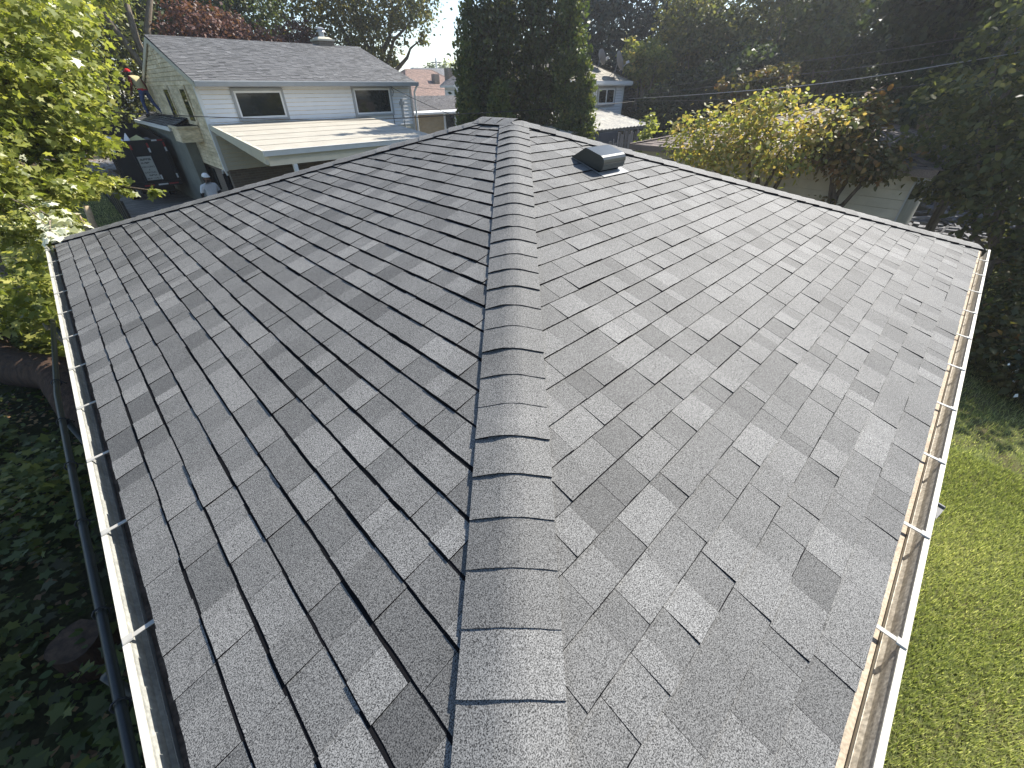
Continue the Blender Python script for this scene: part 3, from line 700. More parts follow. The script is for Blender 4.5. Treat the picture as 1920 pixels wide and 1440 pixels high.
# lean-to along the gable wall
LX, LZ = 3.74, .50
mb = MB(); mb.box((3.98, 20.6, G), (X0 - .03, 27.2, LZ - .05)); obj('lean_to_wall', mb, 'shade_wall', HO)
mb = MB()
lt = shingles((LX, 27.4, LZ), (0, -1, 0), (.62, 0, .26), 7.0, .67, .13, [(1, 0, 7.0), (-1, 0, 0), (0, 1, .67)], rh, WID[4:], (.008, .014))
for tb in lt: add_tab(mb, tb)
mb.hexa([(LX, 20.4, LZ - .06), (X0 - .03, 20.4, LZ + .20), (X0 - .03, 27.4, LZ + .20), (LX, 27.4, LZ - .06), (LX, 20.4, LZ - .004), (X0 - .03, 20.4, LZ + .245), (X0 - .03, 27.4, LZ + .245), (LX, 27.4, LZ - .004)], .5, 1)
obj('lean_to_roof', mb, ['house_roof', 'edge'], HO)
mb = MB(); mb.box((LX - .10, 20.38, LZ - .12), (LX - .012, 27.45, LZ - .01)); obj('lean_to_gutter', mb, 'trim', HO)
mb = MB(); mb.box((3.70, 19.3, .10), (X0 - .03, 20.3, .50)); mb.box((3.64, 19.24, .50), (X0 - .03, 20.36, .56)); obj('entry_canopy', mb, 'siding_dirty', HO)
mb = MB(); mb.box((3.72, 19.32, .562), (X0 - .06, 20.28, .575)); obj('canopy_top', mb, 'edge', HO)
mb = MB(); mb.box((X0 + .06, 18.3, G), (X0 + .125, 18.85, -.85)); dr_ = obj('door', mb, 'edge', HO)
mb = MB(); mb.tube([(X0 + .09, 18.3, -.85), (X0 + .09, 18.38, -.74), (X0 + .09, 18.575, -.68), (X0 + .09, 18.77, -.74), (X0 + .09, 18.85, -.85)], .03, 6); obj('door_arch', mb, 'trim', dr_)
mb = MB(); mb.box((X0 + .07, 20.0, -1.5), (X0 + .124, 20.6, -.8)); obj('low_window', mb, 'glass', HO)
mb = MB(); mb.box((X1 - .55, Y0 - .06, .55), (X1 - .47, Y0 - .02, 1.2)); mb.box((X1 - .62, Y0 - .10, 1.0), (X1 - .42, Y0 - .02, 1.12)); mb.tube([(X1 - .5, Y0 - .05, .5), (X1 - .5, Y0 - .05, -.4)], .02, 6); obj('service_conduit', mb, 'grey_trim', HO)
mb = MB(); mb.tube([(X1 - .95, Y0 - .04, 1.62), (X1 - .97, Y0 - .03, .9), (X1 - .95, Y0 - .03, -.3)], .012, 5); mb.tube([(X1 - .95, Y0 - .04, 1.62), (X1 - .85, Y0 - .10, 1.45), (X1 - .9, Y0 - .06, 1.3)], .01, 5); obj('wall_cable', mb, 'cable', HO)

# ================================================================== dump trailer on the driveway
DT = thing('dump_trailer', 'black high-sided dump trailer with a white sign on its rear, parked on the drive', 'trailer', (2.9, 25.5, G))
yr_, yf = 23.0, 28.0
zb, zt, zf = -1.42, -.05, .27
LR, RR, LF, RF = (2.05, 3.74, 2.32, 3.72)
def panel(p, q, z00, z01, z10, z11, th, name, m='black_paint'):
    p, q = Vector((*p, 0)), Vector((*q, 0)); d = (q - p).normalized(); n = Vector((-d.y, d.x, 0)) * th / 2; Z = Vector((0, 0, 1)); mb = MB()
    mb.hexa([p - n + Z * z00, q - n + Z * z10, q + n + Z * z10, p + n + Z * z00, p - n + Z * z01, q - n + Z * z11, q + n + Z * z11, p + n + Z * z01])
    return mb
obj('tailgate', panel((LR, yr_), (RR, yr_), zb, zt, zb, zt, .06, ''), 'black_paint', DT)
obj('side_panel', panel((LR, yr_ + .04), (LF, yf), zb, zt, zb, zf, .05, ''), 'black_paint', DT)
obj('side_panel', panel((RR, yr_ + .04), (RF, yf), zb, zt, zb, zf, .05, ''), 'black_paint', DT)
obj('front_panel', panel((LF, yf), (RF, yf), zb, zf, zb, zf, .05, ''), 'black_paint', DT)
mb = MB(); mb.box((2.1, yr_, zb - .12), (3.72, yf, zb - .002)); obj('bed_floor', mb, 'black_paint', DT)
for i in range(4):
    xx = LR + .06 + i * (RR - LR - .12) / 3
    mb = MB(); mb.box((xx - .035, yr_ - .085, zb + .02), (xx + .035, yr_ - .032, zt - .03)); rb = obj('upright', mb, 'black_paint', DT)
    for z, m in ((-.32, 'white_refl'), (-.17, 'red_paint'), (-1.25, 'white_refl')) if i != 1 else ((-.2, 'red_paint'),):
        mb = MB(); mb.box((xx - .028, yr_ - .091, z - .085), (xx + .028, yr_ - .0855, z + .075)); obj('reflector', mb, m, rb)
for i in range(6):
    yy = yr_ + .4 + i * .85
    for sx, xa in ((-1, LR + (LF - LR) * (yy - yr_) / 5), (1, RR)):
        mb = MB(); mb.box((xa + sx * .03 - .03, yy - .03, zb + .02), (xa + sx * .03 + .03, yy + .03, zt + (zf - zt) * (yy - yr_) / 5 - .03)); obj('side_rib', mb, 'black_paint', DT)
mb = MB(); mb.beam((LR - .03, yr_, zt + .025), (RR + .03, yr_, zt + .025), .1, .06); mb.beam((LR, yr_, zt + .025), (LF, yf, zf + .02), .08, .05); mb.beam((RR, yr_, zt + .025), (RF, yf, zf + .02), .08, .05); mb.beam((LF, yf, zf + .025), (RF, yf, zf + .025), .08, .05)
rl = obj('top_rail', mb, 'black_paint', DT)
for xa, m in ((2.12, 'red_paint'), (2.3, 'white_refl'), (3.42, 'white_refl'), (3.6, 'red_paint')):
    mb = MB(); mb.box((xa - .08, yr_ - .058, zt), (xa + .09, yr_ - .051, zt + .05)); obj('reflector', mb, m, rl)
mb = MB(); mb.box((LR, yr_ - .10, zb - .16), (RR, yr_ + .1, zb - .02)); bp_ = obj('bumper', mb, 'black_paint', DT)
for xa, m in ((2.95, 'white_refl'), (3.3, 'red_paint'), (2.5, 'red_paint')):
    mb = MB(); mb.box((xa, yr_ - .106, zb - .11), (xa + .32, yr_ - .101, zb - .06)); obj('reflector', mb, m, bp_)
for xa in (2.2, 3.58):
    for yy in (25.2, 26.1):
        mb = MB(); mb.tube([(xa - .11, yy, G + .39), (xa + .11, yy, G + .39)], .36, 18); w = obj('wheel', mb, 'edge', DT, smooth=False)
        mb = MB(); mb.tube([(xa - .12, yy, G + .39), (xa + .12, yy, G + .39)], .19, 14); obj('rim', mb, 'grey_trim', w)
mb = MB(); mb.box((2.35, yr_ + .3, zb - .42), (3.45, yf, zb - .125)); mb.beam((2.9, yf, -1.75), (2.9, yf + 1.6, -1.8), .15, .12); obj('chassis', mb, 'black_paint', DT)
mb = MB(); mb.box((2.64, yr_ - .062, -1.335), (3.115, yr_ - .036, -.525)); sg = obj('sign_board', mb, 'sign', DT)
def text(name, s, size, loc, rot, m, parent, ext=.002, sx=1.0):
    cu = bpy.data.curves.new(name, 'FONT'); cu.body = s; cu.size = size; cu.extrude = ext; cu.align_x = 'CENTER'; cu.resolution_u = 2
    o = bpy.data.objects.new(name, cu); COL.objects.link(o)
    dg = bpy.context.evaluated_depsgraph_get(); me = bpy.data.meshes.new_from_object(o.evaluated_get(dg)); bpy.data.objects.remove(o)
    me.transform(Matrix.Translation(Vector(loc)) @ Matrix.Rotation(rot[2], 4, 'Z') @ Matrix.Rotation(rot[0], 4, 'X') @ Matrix.Diagonal((sx, 1, 1, 1)))
    me.transform(Matrix.Translation(-wloc(parent)))
    me.name = name; me.materials.clear(); me.materials.append(M[m])
    o = bpy.data.objects.new(name, me); COL.objects.link(o); o.parent = parent; return o
yy = yr_ - .066
text('sign_text', 'HAULING', .092, (2.8875, yy, -.905), (RAD(90), 0, 0), 'ink', sg)
text('sign_text', '&', .075, (2.8875, yy, -1.0), (RAD(90), 0, 0), 'ink', sg)
text('sign_text', 'DISPOSAL', .085, (2.8875, yy, -1.095), (RAD(90), 0, 0), 'ink', sg)
mb = MB()   # the small print that the photograph leaves unreadable: broken dark strokes
rs = random.Random(4)
for z, x0_, x1_, h in ((-.66, 2.72, 3.07, .07), (-.77, 2.72, 2.98, .06), (-1.19, 2.8, 3.05, .05), (-1.30, 2.7, 2.86, .05), (-1.30, 2.9, 3.07, .05)):
    x = x0_
    while x < x1_:
        w = rs.uniform(.008, .02); mb.box((x, yy - .002, z + rs.choice((0, 0, h * .4))), (min(x + w, x1_), yy + .002, z + h * rs.choice((1, 1, .6)))); x += w + rs.uniform(.006, .014)
obj('sign_print', mb, 'ink', sg)
def scrap(name, label, c, s, rot, m, cat, group=None):
    mb = MB(); R_ = Matrix.Rotation(rot[2], 3, 'Z') @ Matrix.Rotation(rot[1], 3, 'Y') @ Matrix.Rotation(rot[0], 3, 'X')
    mb.obox(c, R_ @ Vector((s[0] / 2, 0, 0)), R_ @ Vector((0, s[1] / 2, 0)), R_ @ Vector((0, 0, s[2] / 2)))
    o = obj(name, mb, m); o['label'] = label; o['category'] = cat
    if group: o['group'] = group
    return o
gb = 'scrap boards in the dump trailer'
scrap('scrap_board', 'broad white scrap board lying flat in the trailer at its left', (2.35, 23.35, -.02), (.50, .5, .02), (.5, .25, .3), 'plaster', 'board', gb)
scrap('scrap_board', 'pinkish white scrap board standing on edge in the middle of the trailer', (2.66, 23.3, .0), (.03, .45, .30), (.5, .35, .2), 'plaster', 'board', gb)
scrap('scrap_board', 'pale yellow scrap board propped near the right side of the trailer', (3.0, 23.32, -.01), (.35, .4, .03), (.5, -.3, .5), 'yellow_scrap', 'board', gb)
scrap('scrap_board', 'small grey scrap piece right of the pale yellow board in the trailer', (3.27, 23.35, -.03), (.22, .3, .03), (.4, -.1, .2), 'debris_wood', 'board', gb)
mb = MB()
rb_ = random.Random(8)
for i in range(60):
    c = Vector((rb_.uniform(2.3, 3.5), rb_.uniform(23.2, 27.5), rb_.uniform(-.75, -.35))); d = Vector((rb_.uniform(-1, 1), rb_.uniform(-1, 1), rb_.uniform(-.4, .4))).normalized()
    mb.obox(c, d * rb_.uniform(.1, .35), d.cross(Vector((0, 0, 1))).normalized() * rb_.uniform(.05, .2), Vector((0, 0, .012)), rb_.random())
mb.box((2.3, 23.1, -1.4), (3.6, 27.8, -.72))
obj('rubble', mb, 'grey_wood', kind='stuff')

# black slatted fence along the drive, seen end-on
FE = thing('black_fence', 'black slatted fence standing along the left edge of the concrete drive', 'fence', (1.4, 20.5, G))
for i in range(5):
    yy = 18.6 + i * 1.15
    mb = MB(); mb.box((1.33, yy - .03, G), (1.39, yy + .03, G + 1.05)); obj('post', mb, 'black_paint', FE)
for i in range(40):
    yy = 18.66 + i * .115
    mb = MB(); mb.box((1.35, yy - .045, G + .05), (1.37, yy + .045, G + 1.0)); obj('slat', mb, 'black_paint', FE)

# ================================================================== people
def human(name, label, base, yaw, J, rad, mats_fn, extras, hands=(), group=None):
    """J: joints in the person's own frame (x right, y forward, z up); chains give the limbs; one continuous skinned body"""
    chains = [('pelvis', 'belly', 'chest', 'neck', 'head0', 'head1'), ('chest', 'shL', 'elL', 'wrL', 'haL'), ('chest', 'shR', 'elR', 'wrR', 'haR'), ('pelvis', 'hiL', 'knL', 'anL', 'toL'), ('pelvis', 'hiR', 'knR', 'anR', 'toR')]
    names = list(J); idx = {n: i for i, n in enumerate(names)}
    verts = [J[n] for n in names]; radii = [rad[n] for n in names]; edges = []
    for ch in chains:
        for a, b in zip(ch, ch[1:]): edges.append((idx[a], idx[b]))
    for h in ('haL', 'haR'):     # a palm with four unequal fingers and a thumb leaving its side
        w = Vector(J['wr' + h[-1]]); p = Vector(J[h]); d = (p - w).normalized(); sx = d.cross(Vector((0, 1, .2))).normalized(); sgn = 1 if h == 'haL' else -1
        for k, (off, L) in enumerate(((-.03, .070), (-.010, .080), (.010, .075), (.03, .058))):
            a = p + sx * off + d * .02; m_ = a + d * L * .55 + Vector((0, .008, 0)); e_ = a + d * L + Vector((0, .022, 0))
            i0 = len(verts); verts += [tuple(a), tuple(m_), tuple(e_)]; radii += [.011, .0095, .008]
            edges += [(idx[h], i0), (i0, i0 + 1), (i0 + 1, i0 + 2)]
        a = w.lerp(p, .55) - sx * .035 * sgn; e_ = a + d * .05 - sx * .02 * sgn + Vector((0, .02, 0))
        i0 = len(verts); verts += [tuple(a), tuple(e_)]; radii += [.012, .010]; edges += [(idx[h], i0), (i0, i0 + 1)]
    me = bpy.data.meshes.new(name); me.from_pydata([tuple(v) for v in verts], edges, [])
    o = bpy.data.objects.new(name, me); COL.objects.link(o)
    bm_ = bmesh.new(); bm_.from_mesh(me); bm_.verts.ensure_lookup_table(); ly = bm_.verts.layers.skin.verify()
    for i, r in enumerate(radii):
        rr = r if isinstance(r, tuple) else (r, r); bm_.verts[i][ly].radius = rr; bm_.verts[i][ly].use_root = (i == idx['pelvis'])
    bm_.to_mesh(me); bm_.free()
    sk = o.modifiers.new('skin', 'SKIN'); sk.branch_smoothing = .3
    sb = o.modifiers.new('sub', 'SUBSURF'); sb.levels = 2; sb.render_levels = 2
    dg = bpy.context.evaluated_depsgraph_get(); dg.update()
    me2 = bpy.data.meshes.new_from_object(o.evaluated_get(dg)); bpy.data.objects.remove(o)
    ms, fn = mats_fn; me2.materials.clear()
    for m in ms: me2.materials.append(M[m])
    for p in me2.polygons: p.material_index = fn(p.center); p.use_smooth = True
    body = bpy.data.objects.new(name, me2); COL.objects.link(body)
    body.location = base; body.rotation_euler = (0, 0, yaw); body['label'] = label; body['category'] = 'person'
    if group: body['group'] = group
    for nm, mbx, m, sm in extras:
        mm = bpy.data.meshes.new(nm); mm.from_pydata([tuple(v) for v in mbx.v], [], mbx.f); mm.materials.append(M[m])
        if sm: mm.polygons.foreach_set('use_smooth', [True] * len(mbx.f))
        c = bpy.data.objects.new(nm, mm); COL.objects.link(c); c.parent = body
    return body
def ball(c, r, seg=14, rings=9, lo=-1.0, hi=1.0):
    mb = MB(); c = Vector(c); rx, ry, rz = r
    pts = [[c + Vector((rx * math.cos(2 * math.pi * k / seg) * math.cos(a), ry * math.sin(2 * math.pi * k / seg) * math.cos(a), rz * math.sin(a))) for k in range(seg)] for a in [math.asin(lo + (hi - lo) * i / rings) for i in range(rings + 1)]]
    vs = [p for r_ in pts for p in r_]; fs = []
    for i in range(rings):
        for k in range(seg): fs.append((i * seg + k, i * seg + (k + 1) % seg, (i + 1) * seg + (k + 1) % seg, (i + 1) * seg + k))
    mb.mesh(vs, fs); return mb
def cap_mesh(c, tilt=0):
    mb = ball(c, (.098, .112, .105), lo=.0, hi=1.0)
    c = Vector(c); n = 8
    for i in range(n):
        a0, a1 = math.pi * (.12 + .76 * i / n), math.pi * (.12 + .76 * (i + 1) / n)
        p = [c + Vector((.098 * math.cos(a), .112 * math.sin(a), .008)) for a in (a0, a1)]; q = [c + Vector((.10 * math.cos(a), .108 * math.sin(a) + .085 * math.sin(a), -.012)) for a in (a0, a1)]
        mb.hexa([p[0], q[0], q[1], p[1]] + [v + Vector((0, 0, .008)) for v in (p[0], q[0], q[1], p[1])])
    return mb
def face_bits(c):
    c = Vector(c); mb = ball(c + Vector((0, .098, -.012)), (.014, .02, .024), 8, 5); eyes = MB()
    for s in (-1, 1):
        eb = ball(c + Vector((s * .033, .085, .018)), (.012, .008, .007), 8, 5); eyes.mesh(eb.v, eb.f)
    mouth = ball(c + Vector((0, .088, -.055)), (.026, .008, .006), 8, 4); eyes.mesh(mouth.v, mouth.f)
    for s in (-1, 1):
        e_ = ball(c + Vector((s * .083, -.005, -.005)), (.01, .02, .032), 8, 5); mb.mesh(e_.v, e_.f)
    return mb, eyes
# worker standing on the drive
hd_ = (.0, .03, 1.60)
J = dict(pelvis=(0, 0, .95), belly=(0, .0, 1.12), chest=(0, -.01, 1.33), neck=(0, .0, 1.47), head0=(0, .025, 1.55), head1=(0, .03, 1.66),
         shL=(-.19, -.01, 1.40), elL=(-.27, -.04, 1.13), wrL=(-.27, .06, .90), haL=(-.265, .09, .83), shR=(.19, -.01, 1.40), elR=(.27, -.05, 1.13), wrR=(.28, .04, .90), haR=(.275, .07, .83),
         hiL=(-.10, 0, .88), knL=(-.12, .02, .50), anL=(-.13, -.02, .10), toL=(-.15, .14, .04), hiR=(.10, 0, .88), knR=(.12, .03, .50), anR=(.13, -.02, .10), toR=(.15, .14, .04))
rd = dict(pelvis=(.165, .12), belly=(.165, .115), chest=(.185, .12), neck=.058, head0=(.075, .085), head1=(.078, .09), shL=.075, elL=.047, wrL=.032, haL=(.042, .022), shR=.075, elR=.047, wrR=.032, haR=(.042, .022), hiL=.098, knL=.066, anL=.05, toL=.045, hiR=.098, knR=.066, anR=.05, toR=.045)
def mf1(c):
    if c.z > 1.475: return 0
    if abs(c.x) > .20 and c.z < 1.22: return 3 if c.z > .86 else 0
    if c.z > .90: return 1
    if c.z > .13: return 2
    return 4
nose, eyes = face_bits(hd_)
hairb = ball((0, .0, 1.585), (.096, .10, .11), lo=-.9, hi=.6)
hv = MB()
for f in hairb.f:
    cy = sum(hairb.v[i][1] for i in f) / 4
    if cy < .045: hv.face([hairb.v[i] for i in f])
beard = ball((0, .06, 1.535), (.068, .052, .05), lo=-.9, hi=.5)
man = human('person', 'person in a white T-shirt and white cap standing on the concrete drive', (3.5, 16.95, G + .03), RAD(192), J, rd, (['skin', 'tee', 'dark_cloth', 'dark_cloth', 'boot'], mf1),
            [('cap', cap_mesh((0, .02, 1.65)), 'white_cap', True), ('hair', hv, 'hair', True), ('beard', beard, 'hair', True), ('nose_and_ears', nose, 'skin', True), ('eyes_and_mouth', eyes, 'hair', True)])
# worker on the lean-to roof, bending forward with legs apart
J2 = dict(pelvis=(0, 0, .92), belly=(0, .05, 1.06), chest=(0, .17, 1.24), neck=(0, .25, 1.34), head0=(0, .30, 1.40), head1=(0, .35, 1.49),
          shL=(-.18, .17, 1.30), elL=(-.26, .16, 1.04), wrL=(-.25, .28, .86), haL=(-.245, .33, .80), shR=(.18, .17, 1.30), elR=(.27, .08, 1.05), wrR=(.30, .12, .82), haR=(.305, .15, .75),
          hiL=(-.10, 0, .86), knL=(-.14, .10, .47), anL=(-.15, .05, .09), toL=(-.17, .20, .04), hiR=(.10, -.01, .86), knR=(.17, -.05, .47), anR=(.23, -.26, .12), toR=(.26, -.12, .05))
def mf2(c):
    if c.z > 1.33 and c.y > .22: return 0
    if abs(c.x) > .185 and c.z > .72: return 3 if c.z > .87 else 0
    if c.z > .94: return 1
    if c.z > .89: return 5
    if c.z > .14: return 2
    return 4
nose2, eyes2 = face_bits((0, .34, 1.44))
hb = ball((0, .31, 1.43), (.09, .095, .10), lo=-.6, hi=.6); hv2 = MB()
for f in hb.f:
    if sum(hb.v[i][1] for i in f) / 4 < .34: hv2.face([hb.v[i] for i in f])
human('person', 'person in a red cap, khaki shirt and jeans leaning forward on the small side roof', (4.02, 24.7, .635), RAD(35), J2, rd, (['skin', 'khaki', 'jeans', 'maroon', 'boot', 'red_cloth'], mf2),
      [('cap', cap_mesh((0, .335, 1.475)), 'red_cloth', True), ('hair', hv2, 'hair', True), ('nose_and_ears', nose2, 'skin', True), ('eyes_and_mouth', eyes2, 'hair', True)])

# ================================================================== the pale garage right of the roof
GX, GY0, GY1, GZ = 12.8, 1.2, 7.55, .20
PG = thing('pale_garage', 'low cream garage with brown hip roof behind the yellow-leaved bush', 'garage', (15.8, 4.4, G))
def hiproof(parent, x0, x1, y0, y1, ze, apex, m, E_=.16, ridge=None, over=.0, edge='edge'):
    ap = Vector(apex); ap2 = Vector(ridge) if ridge else ap; mb = MB()
    cor = [Vector((x0, y0, ze)), Vector((x1, y0, ze)), Vector((x1, y1, ze)), Vector((x0, y1, ze))]
    tops = [(ap, ap2), (ap2, ap2), (ap2, ap), (ap, ap)] if ridge else [(ap, ap)] * 4
    rr_ = random.Random(int(x0 * 7 + y0))
    for i in range(4):
        a, b = cor[i], cor[(i + 1) % 4]; ta, tb = tops[i]
        S = (b - a).normalized(); rel = ta - a; up = rel - S * rel.dot(S); T = up.normalized(); Ls, Lt = (b - a).length, up.length
        sa, sb_ = rel.dot(S), (tb - a).dot(S)
        tabs = shingles(a, S, T, Ls, Lt, E_, [(-1, sa / Lt, 0), (1, (Ls - sb_) / Lt, Ls)], rr_, [w * 1.3 for w in WID[3:]], (.008, .013))
        for t in tabs: add_tab(mb, t)
        dz = Vector((0, 0, -.01))
        pl = [a + dz, b + dz, tb + dz, ta + dz] if ta != tb else [a + dz, b + dz, ta + dz]
        mb.face(pl, .5, 1)
        mb.face([a + dz, b + dz, b - Vector((0, 0, .09)), a - Vector((0, 0, .09))], .5, 1)
        d = (ta - a).normalized(); n = int((ta - a).length / .2)
        for k in range(n):
            p, q = a + d * (.2 * k), a + d * (.2 * k + .21)
            mb.beam(p + Vector((0, 0, .018)), q + Vector((0, 0, .010)), .16, .012, tone=rr_.random())
    return obj('roof', mb, [m, edge], parent)
hiproof(PG, GX - .25, 19.4, GY0 - .3, GY1 + .25, GZ, (16.1, 4.1, 1.08), 'warm_roof', .15)
mb = MB(); mb.box((GX + .1, GY0, G), (19.2, GY1, GZ - .09)); obj('wall', mb, 'wall_beige', PG)
rr = random.Random(9)
for k in range(11):
    z = -1.95 + k * .19; board((GX + .1, GY1, 0), (GX + .1, GY0, 0), (-1, 0, 0), z, .19, 'wall_beige', .5, PG)
mb = MB(); mb.box((GX - .22, GY0 - .26, GZ - .14), (GX + .09, GY1 + .2, GZ - .092)); obj('soffit', mb, 'cream', PG)
mb = MB(); mb.box((GX - .275, GY0 - .3, GZ - .13), (GX - .225, GY1 + .25, GZ + .01)); obj('fascia_board', mb, 'warm_roof', PG)
mb = MB(); mb.box((GX + .05, GY0 - .035, G), (GX + .16, GY0 - .002, GZ - .1)); obj('corner_board', mb, 'grey_trim', PG)
mb = MB(); mb.box((GX + .062, 6.45, -1.6), (GX + .10, 7.3, -.12)); obj('side_opening', mb, 'edge', PG)
mb = MB(); mb.box((GX + .03, 6.32, G), (GX + .09, 6.44, GZ - .14)); obj('door_jamb', mb, 'cream', PG)

# ================================================================== the grey-white house with dishes and its patio
HR = thing('grey_white_house', 'grey-white house with tan roof and double window right of the cedars', 'house', (20, 18, G))
hiproof(HR, 17.2, 23.25, 14.7, 20.5, 1.78, (20.1, 17.6, 3.2), 'tan_roof', .15)
mb = MB(); mb.box((17.5, 15.0, G), (22.95, 20.2, 1.72)); obj('wall', mb, 'lilac', HR)
for k in range(17):
    board((17.5, 15.0, 0), (22.95, 15.0, 0), (0, -1, 0), -.2 + k * .115, .115, 'siding', .3, HR)
mb = MB(); mb.box((17.2, 14.68, 1.62), (23.25, 14.98, 1.69)); mb.box((17.2, 14.66, 1.66), (23.27, 14.72, 1.80)); obj('fascia_board', mb, 'trim', HR)
mb = MB(); mb.box((22.84, 14.96, -.2), (22.98, 15.06, 1.62)); obj('corner_board', mb, 'trim', HR)
window(HR, (20.72, 14.975), (22.12, 14.975), .86, 1.50, (0, -1), 'trim', .06, 1, .06)
def dish(base, label, r, aim, h):
    t = thing('satellite_dish', label, 'satellite dish', base, 'satellite dishes on the tan roof')
    b = Vector(base); top = b + Vector((.05, -.1, h)); aim = Vector(aim).normalized(); x = aim.cross(Vector((0, 0, 1))).normalized(); y = x.cross(aim)
    mb = MB(); mb.tube([b, b + Vector((.02, -.05, h * .55)), top], .025, 6); mb.tube([b + Vector((-.25, .1, .05)), b + Vector((.02, -.05, h * .5))], .015, 5); mb.obox(b + Vector((0, 0, .01)), (.09, 0, 0), (0, .09, .02), (0, 0, .01)); obj('mast', mb, 'dish', t)
    mb = MB(); n, m_ = 18, 4
    rings = [[top + aim * (.35 * (r * i / m_) ** 2 / r) + (x * math.cos(2 * math.pi * k / n) + y * 1.1 * math.sin(2 * math.pi * k / n)) * (r * i / m_) for k in range(n)] for i in range(1, m_ + 1)]
    off = -aim * .014
    for sh in (Vector(), off):
        k0 = len(mb.v); vs = [p + sh for q in rings for p in q] + [top + sh]
        fs = [(i * n + k, i * n + (k + 1) % n, (i + 1) * n + (k + 1) % n, (i + 1) * n + k) for i in range(m_ - 1) for k in range(n)] + [(m_ * n, (k + 1) % n, k) for k in range(n)]
        mb.mesh(vs, fs)
    for k in range(n): mb.face([rings[-1][k], rings[-1][(k + 1) % n], rings[-1][(k + 1) % n] + off, rings[-1][k] + off])
    obj('reflector', mb, 'dish', t)
    mb = MB(); tip = top + aim * r * 1.25 - y * r * .5
    mb.tube([top - y * r * 1.0, tip], .014, 5); mb.obox(tip, aim * .07, x * .05, y * .05); obj('feed_arm', mb, 'pale_metal', t)
    return t
dish((21.9, 14.95, 1.93), 'larger satellite dish nearer the roof corner of the grey-white house', .37, (.75, -.55, .35), .62)
dish((21.55, 15.75, 2.18), 'smaller satellite dish seen edge-on behind the larger one', .30, (.88, -.35, .35), .55)
PA = thing('patio_shelter', 'lean-to patio shelter with sunlit corrugated roof below the double window', 'shelter', (18.5, 13.5, G))
mb = MB(); n = 70; xa, xb = 14.5, 20.9
for k in range(n):
    u0, u1 = xa + (xb - xa) * k / n, xa + (xb - xa) * (k + 1) / n
    z0, z1 = .022 * math.sin(k * math.pi / 1.5), .022 * math.sin((k + 1) * math.pi / 1.5)
    mb.face([(u0, 11.95, .13 + z0), (u1, 11.95, .13 + z1), (u1, 14.95, .70 + z1), (u0, 14.95, .70 + z0)]); mb.face([(u0, 11.95, .13 + z0), (u1, 11.95, .13 + z1), (u1, 11.95, .105 + z1), (u0, 11.95, .105 + z0)])
obj('corrugated_roof', mb, 'corrugated', PA)
mb = MB(); mb.box((14.5, 12.0, .0), (20.9, 12.08, .085)); obj('roof_beam', mb, 'grey_wood', PA)
for xx in (16.5, 16.75, 16.95, 20.8):
    mb = MB(); mb.box((xx - .03, 12.0, G), (xx + .03, 12.06, .0)); obj('post', mb, 'grey_wood', PA)
mb = MB(); mb.tube([(20.85, 11.95, .1), (20.85, 11.95, .42)], .03, 6); obj('pipe', mb, 'pale_metal', PA)
SF = thing('slat_screen', 'grey weathered upright slat screen under the corrugated patio roof', 'fence', (19.1, 11.9, G))
rsl = random.Random(14); x = 17.55
while x < 21.0:
    w = rsl.uniform(.05, .10); ln = rsl.uniform(-.05, .05); top = rsl.uniform(-.15, .06) if x > 18.1 else rsl.uniform(-.55, -.2)
    mb = MB(); mb.hexa([(x, 11.86, G), (x + w, 11.86, G), (x + w, 11.885, G), (x, 11.885, G), (x + ln, 11.86, top), (x + w + ln, 11.86, top), (x + w + ln, 11.885, top), (x + ln, 11.885, top)], rsl.random())
    obj('slat', mb, 'grey_wood', SF); x += w + rsl.uniform(.02, .06)
for z in (-.5, -1.6):
    mb = MB(); mb.box((17.5, 11.89, z), (21.05, 11.93, z + .06)); obj('rail', mb, 'grey_wood', SF)

# ================================================================== houses seen in the gap left of the cedars
def simple_wall(parent, a, b, m, name='wall'):
    mb = MB(); mb.box(a, b); return obj(name, mb, m, parent)
def gable(parent, x0, x1, y0, y1, ze, zr, m, along='x', over=.25, name='roof'):
    mb = MB(); rr_ = random.Random(int(x0 * 3 + y0)); 
    if along == 'x':
        ym = (y0 + y1) / 2
        for sg_, ye in ((1, y0 - over), (-1, y1 + over)):
            S = Vector((1, 0, 0)); a = Vector((x0 - over, ye, ze)); T = Vector((0, (ym - ye), zr - ze)); L = T.length
            for t in shingles(a, S, T, x1 - x0 + 2 * over, L, .16, [(1, 0, x1 - x0 + 2 * over), (-1, 0, 0), (0, 1, L)], rr_, [.2, .3, .4], (.008, .014)): add_tab(mb, t)
            q = [a, a + S * (x1 - x0 + 2 * over), a + S * (x1 - x0 + 2 * over) + T, a + T]
            mb.hexa([p - Vector((0, 0, .14)) for p in q] + [p - Vector((0, 0, .006)) for p in q], .5, 1)
    else:
        xm = (x0 + x1) / 2
        for xe in (x0 - over, x1 + over):
            S = Vector((0, 1, 0)); a = Vector((xe, y0 - over, ze)); T = Vector((xm - xe, 0, zr - ze)); L = T.length
            for t in shingles(a, S, T, y1 - y0 + 2 * over, L, .16, [(1, 0, y1 - y0 + 2 * over), (-1, 0, 0), (0, 1, L)], rr_, [.2, .3, .4], (.008, .014)): add_tab(mb, t)
            q = [a, a + S * (y1 - y0 + 2 * over), a + S * (y1 - y0 + 2 * over) + T, a + T]
            mb.hexa([p - Vector((0, 0, .14)) for p in q] + [p - Vector((0, 0, .006)) for p in q], .5, 1)
    return obj(name, mb, [m, 'trim'], parent)
TB = thing('tan_brick_garage', 'tan brick outbuilding with flat grey roof right of the white house', 'garage', (19.5, 30.5, G))
simple_wall(TB, (16.2, 28.1, G), (25.6, 33, .12), 'brick_tan')
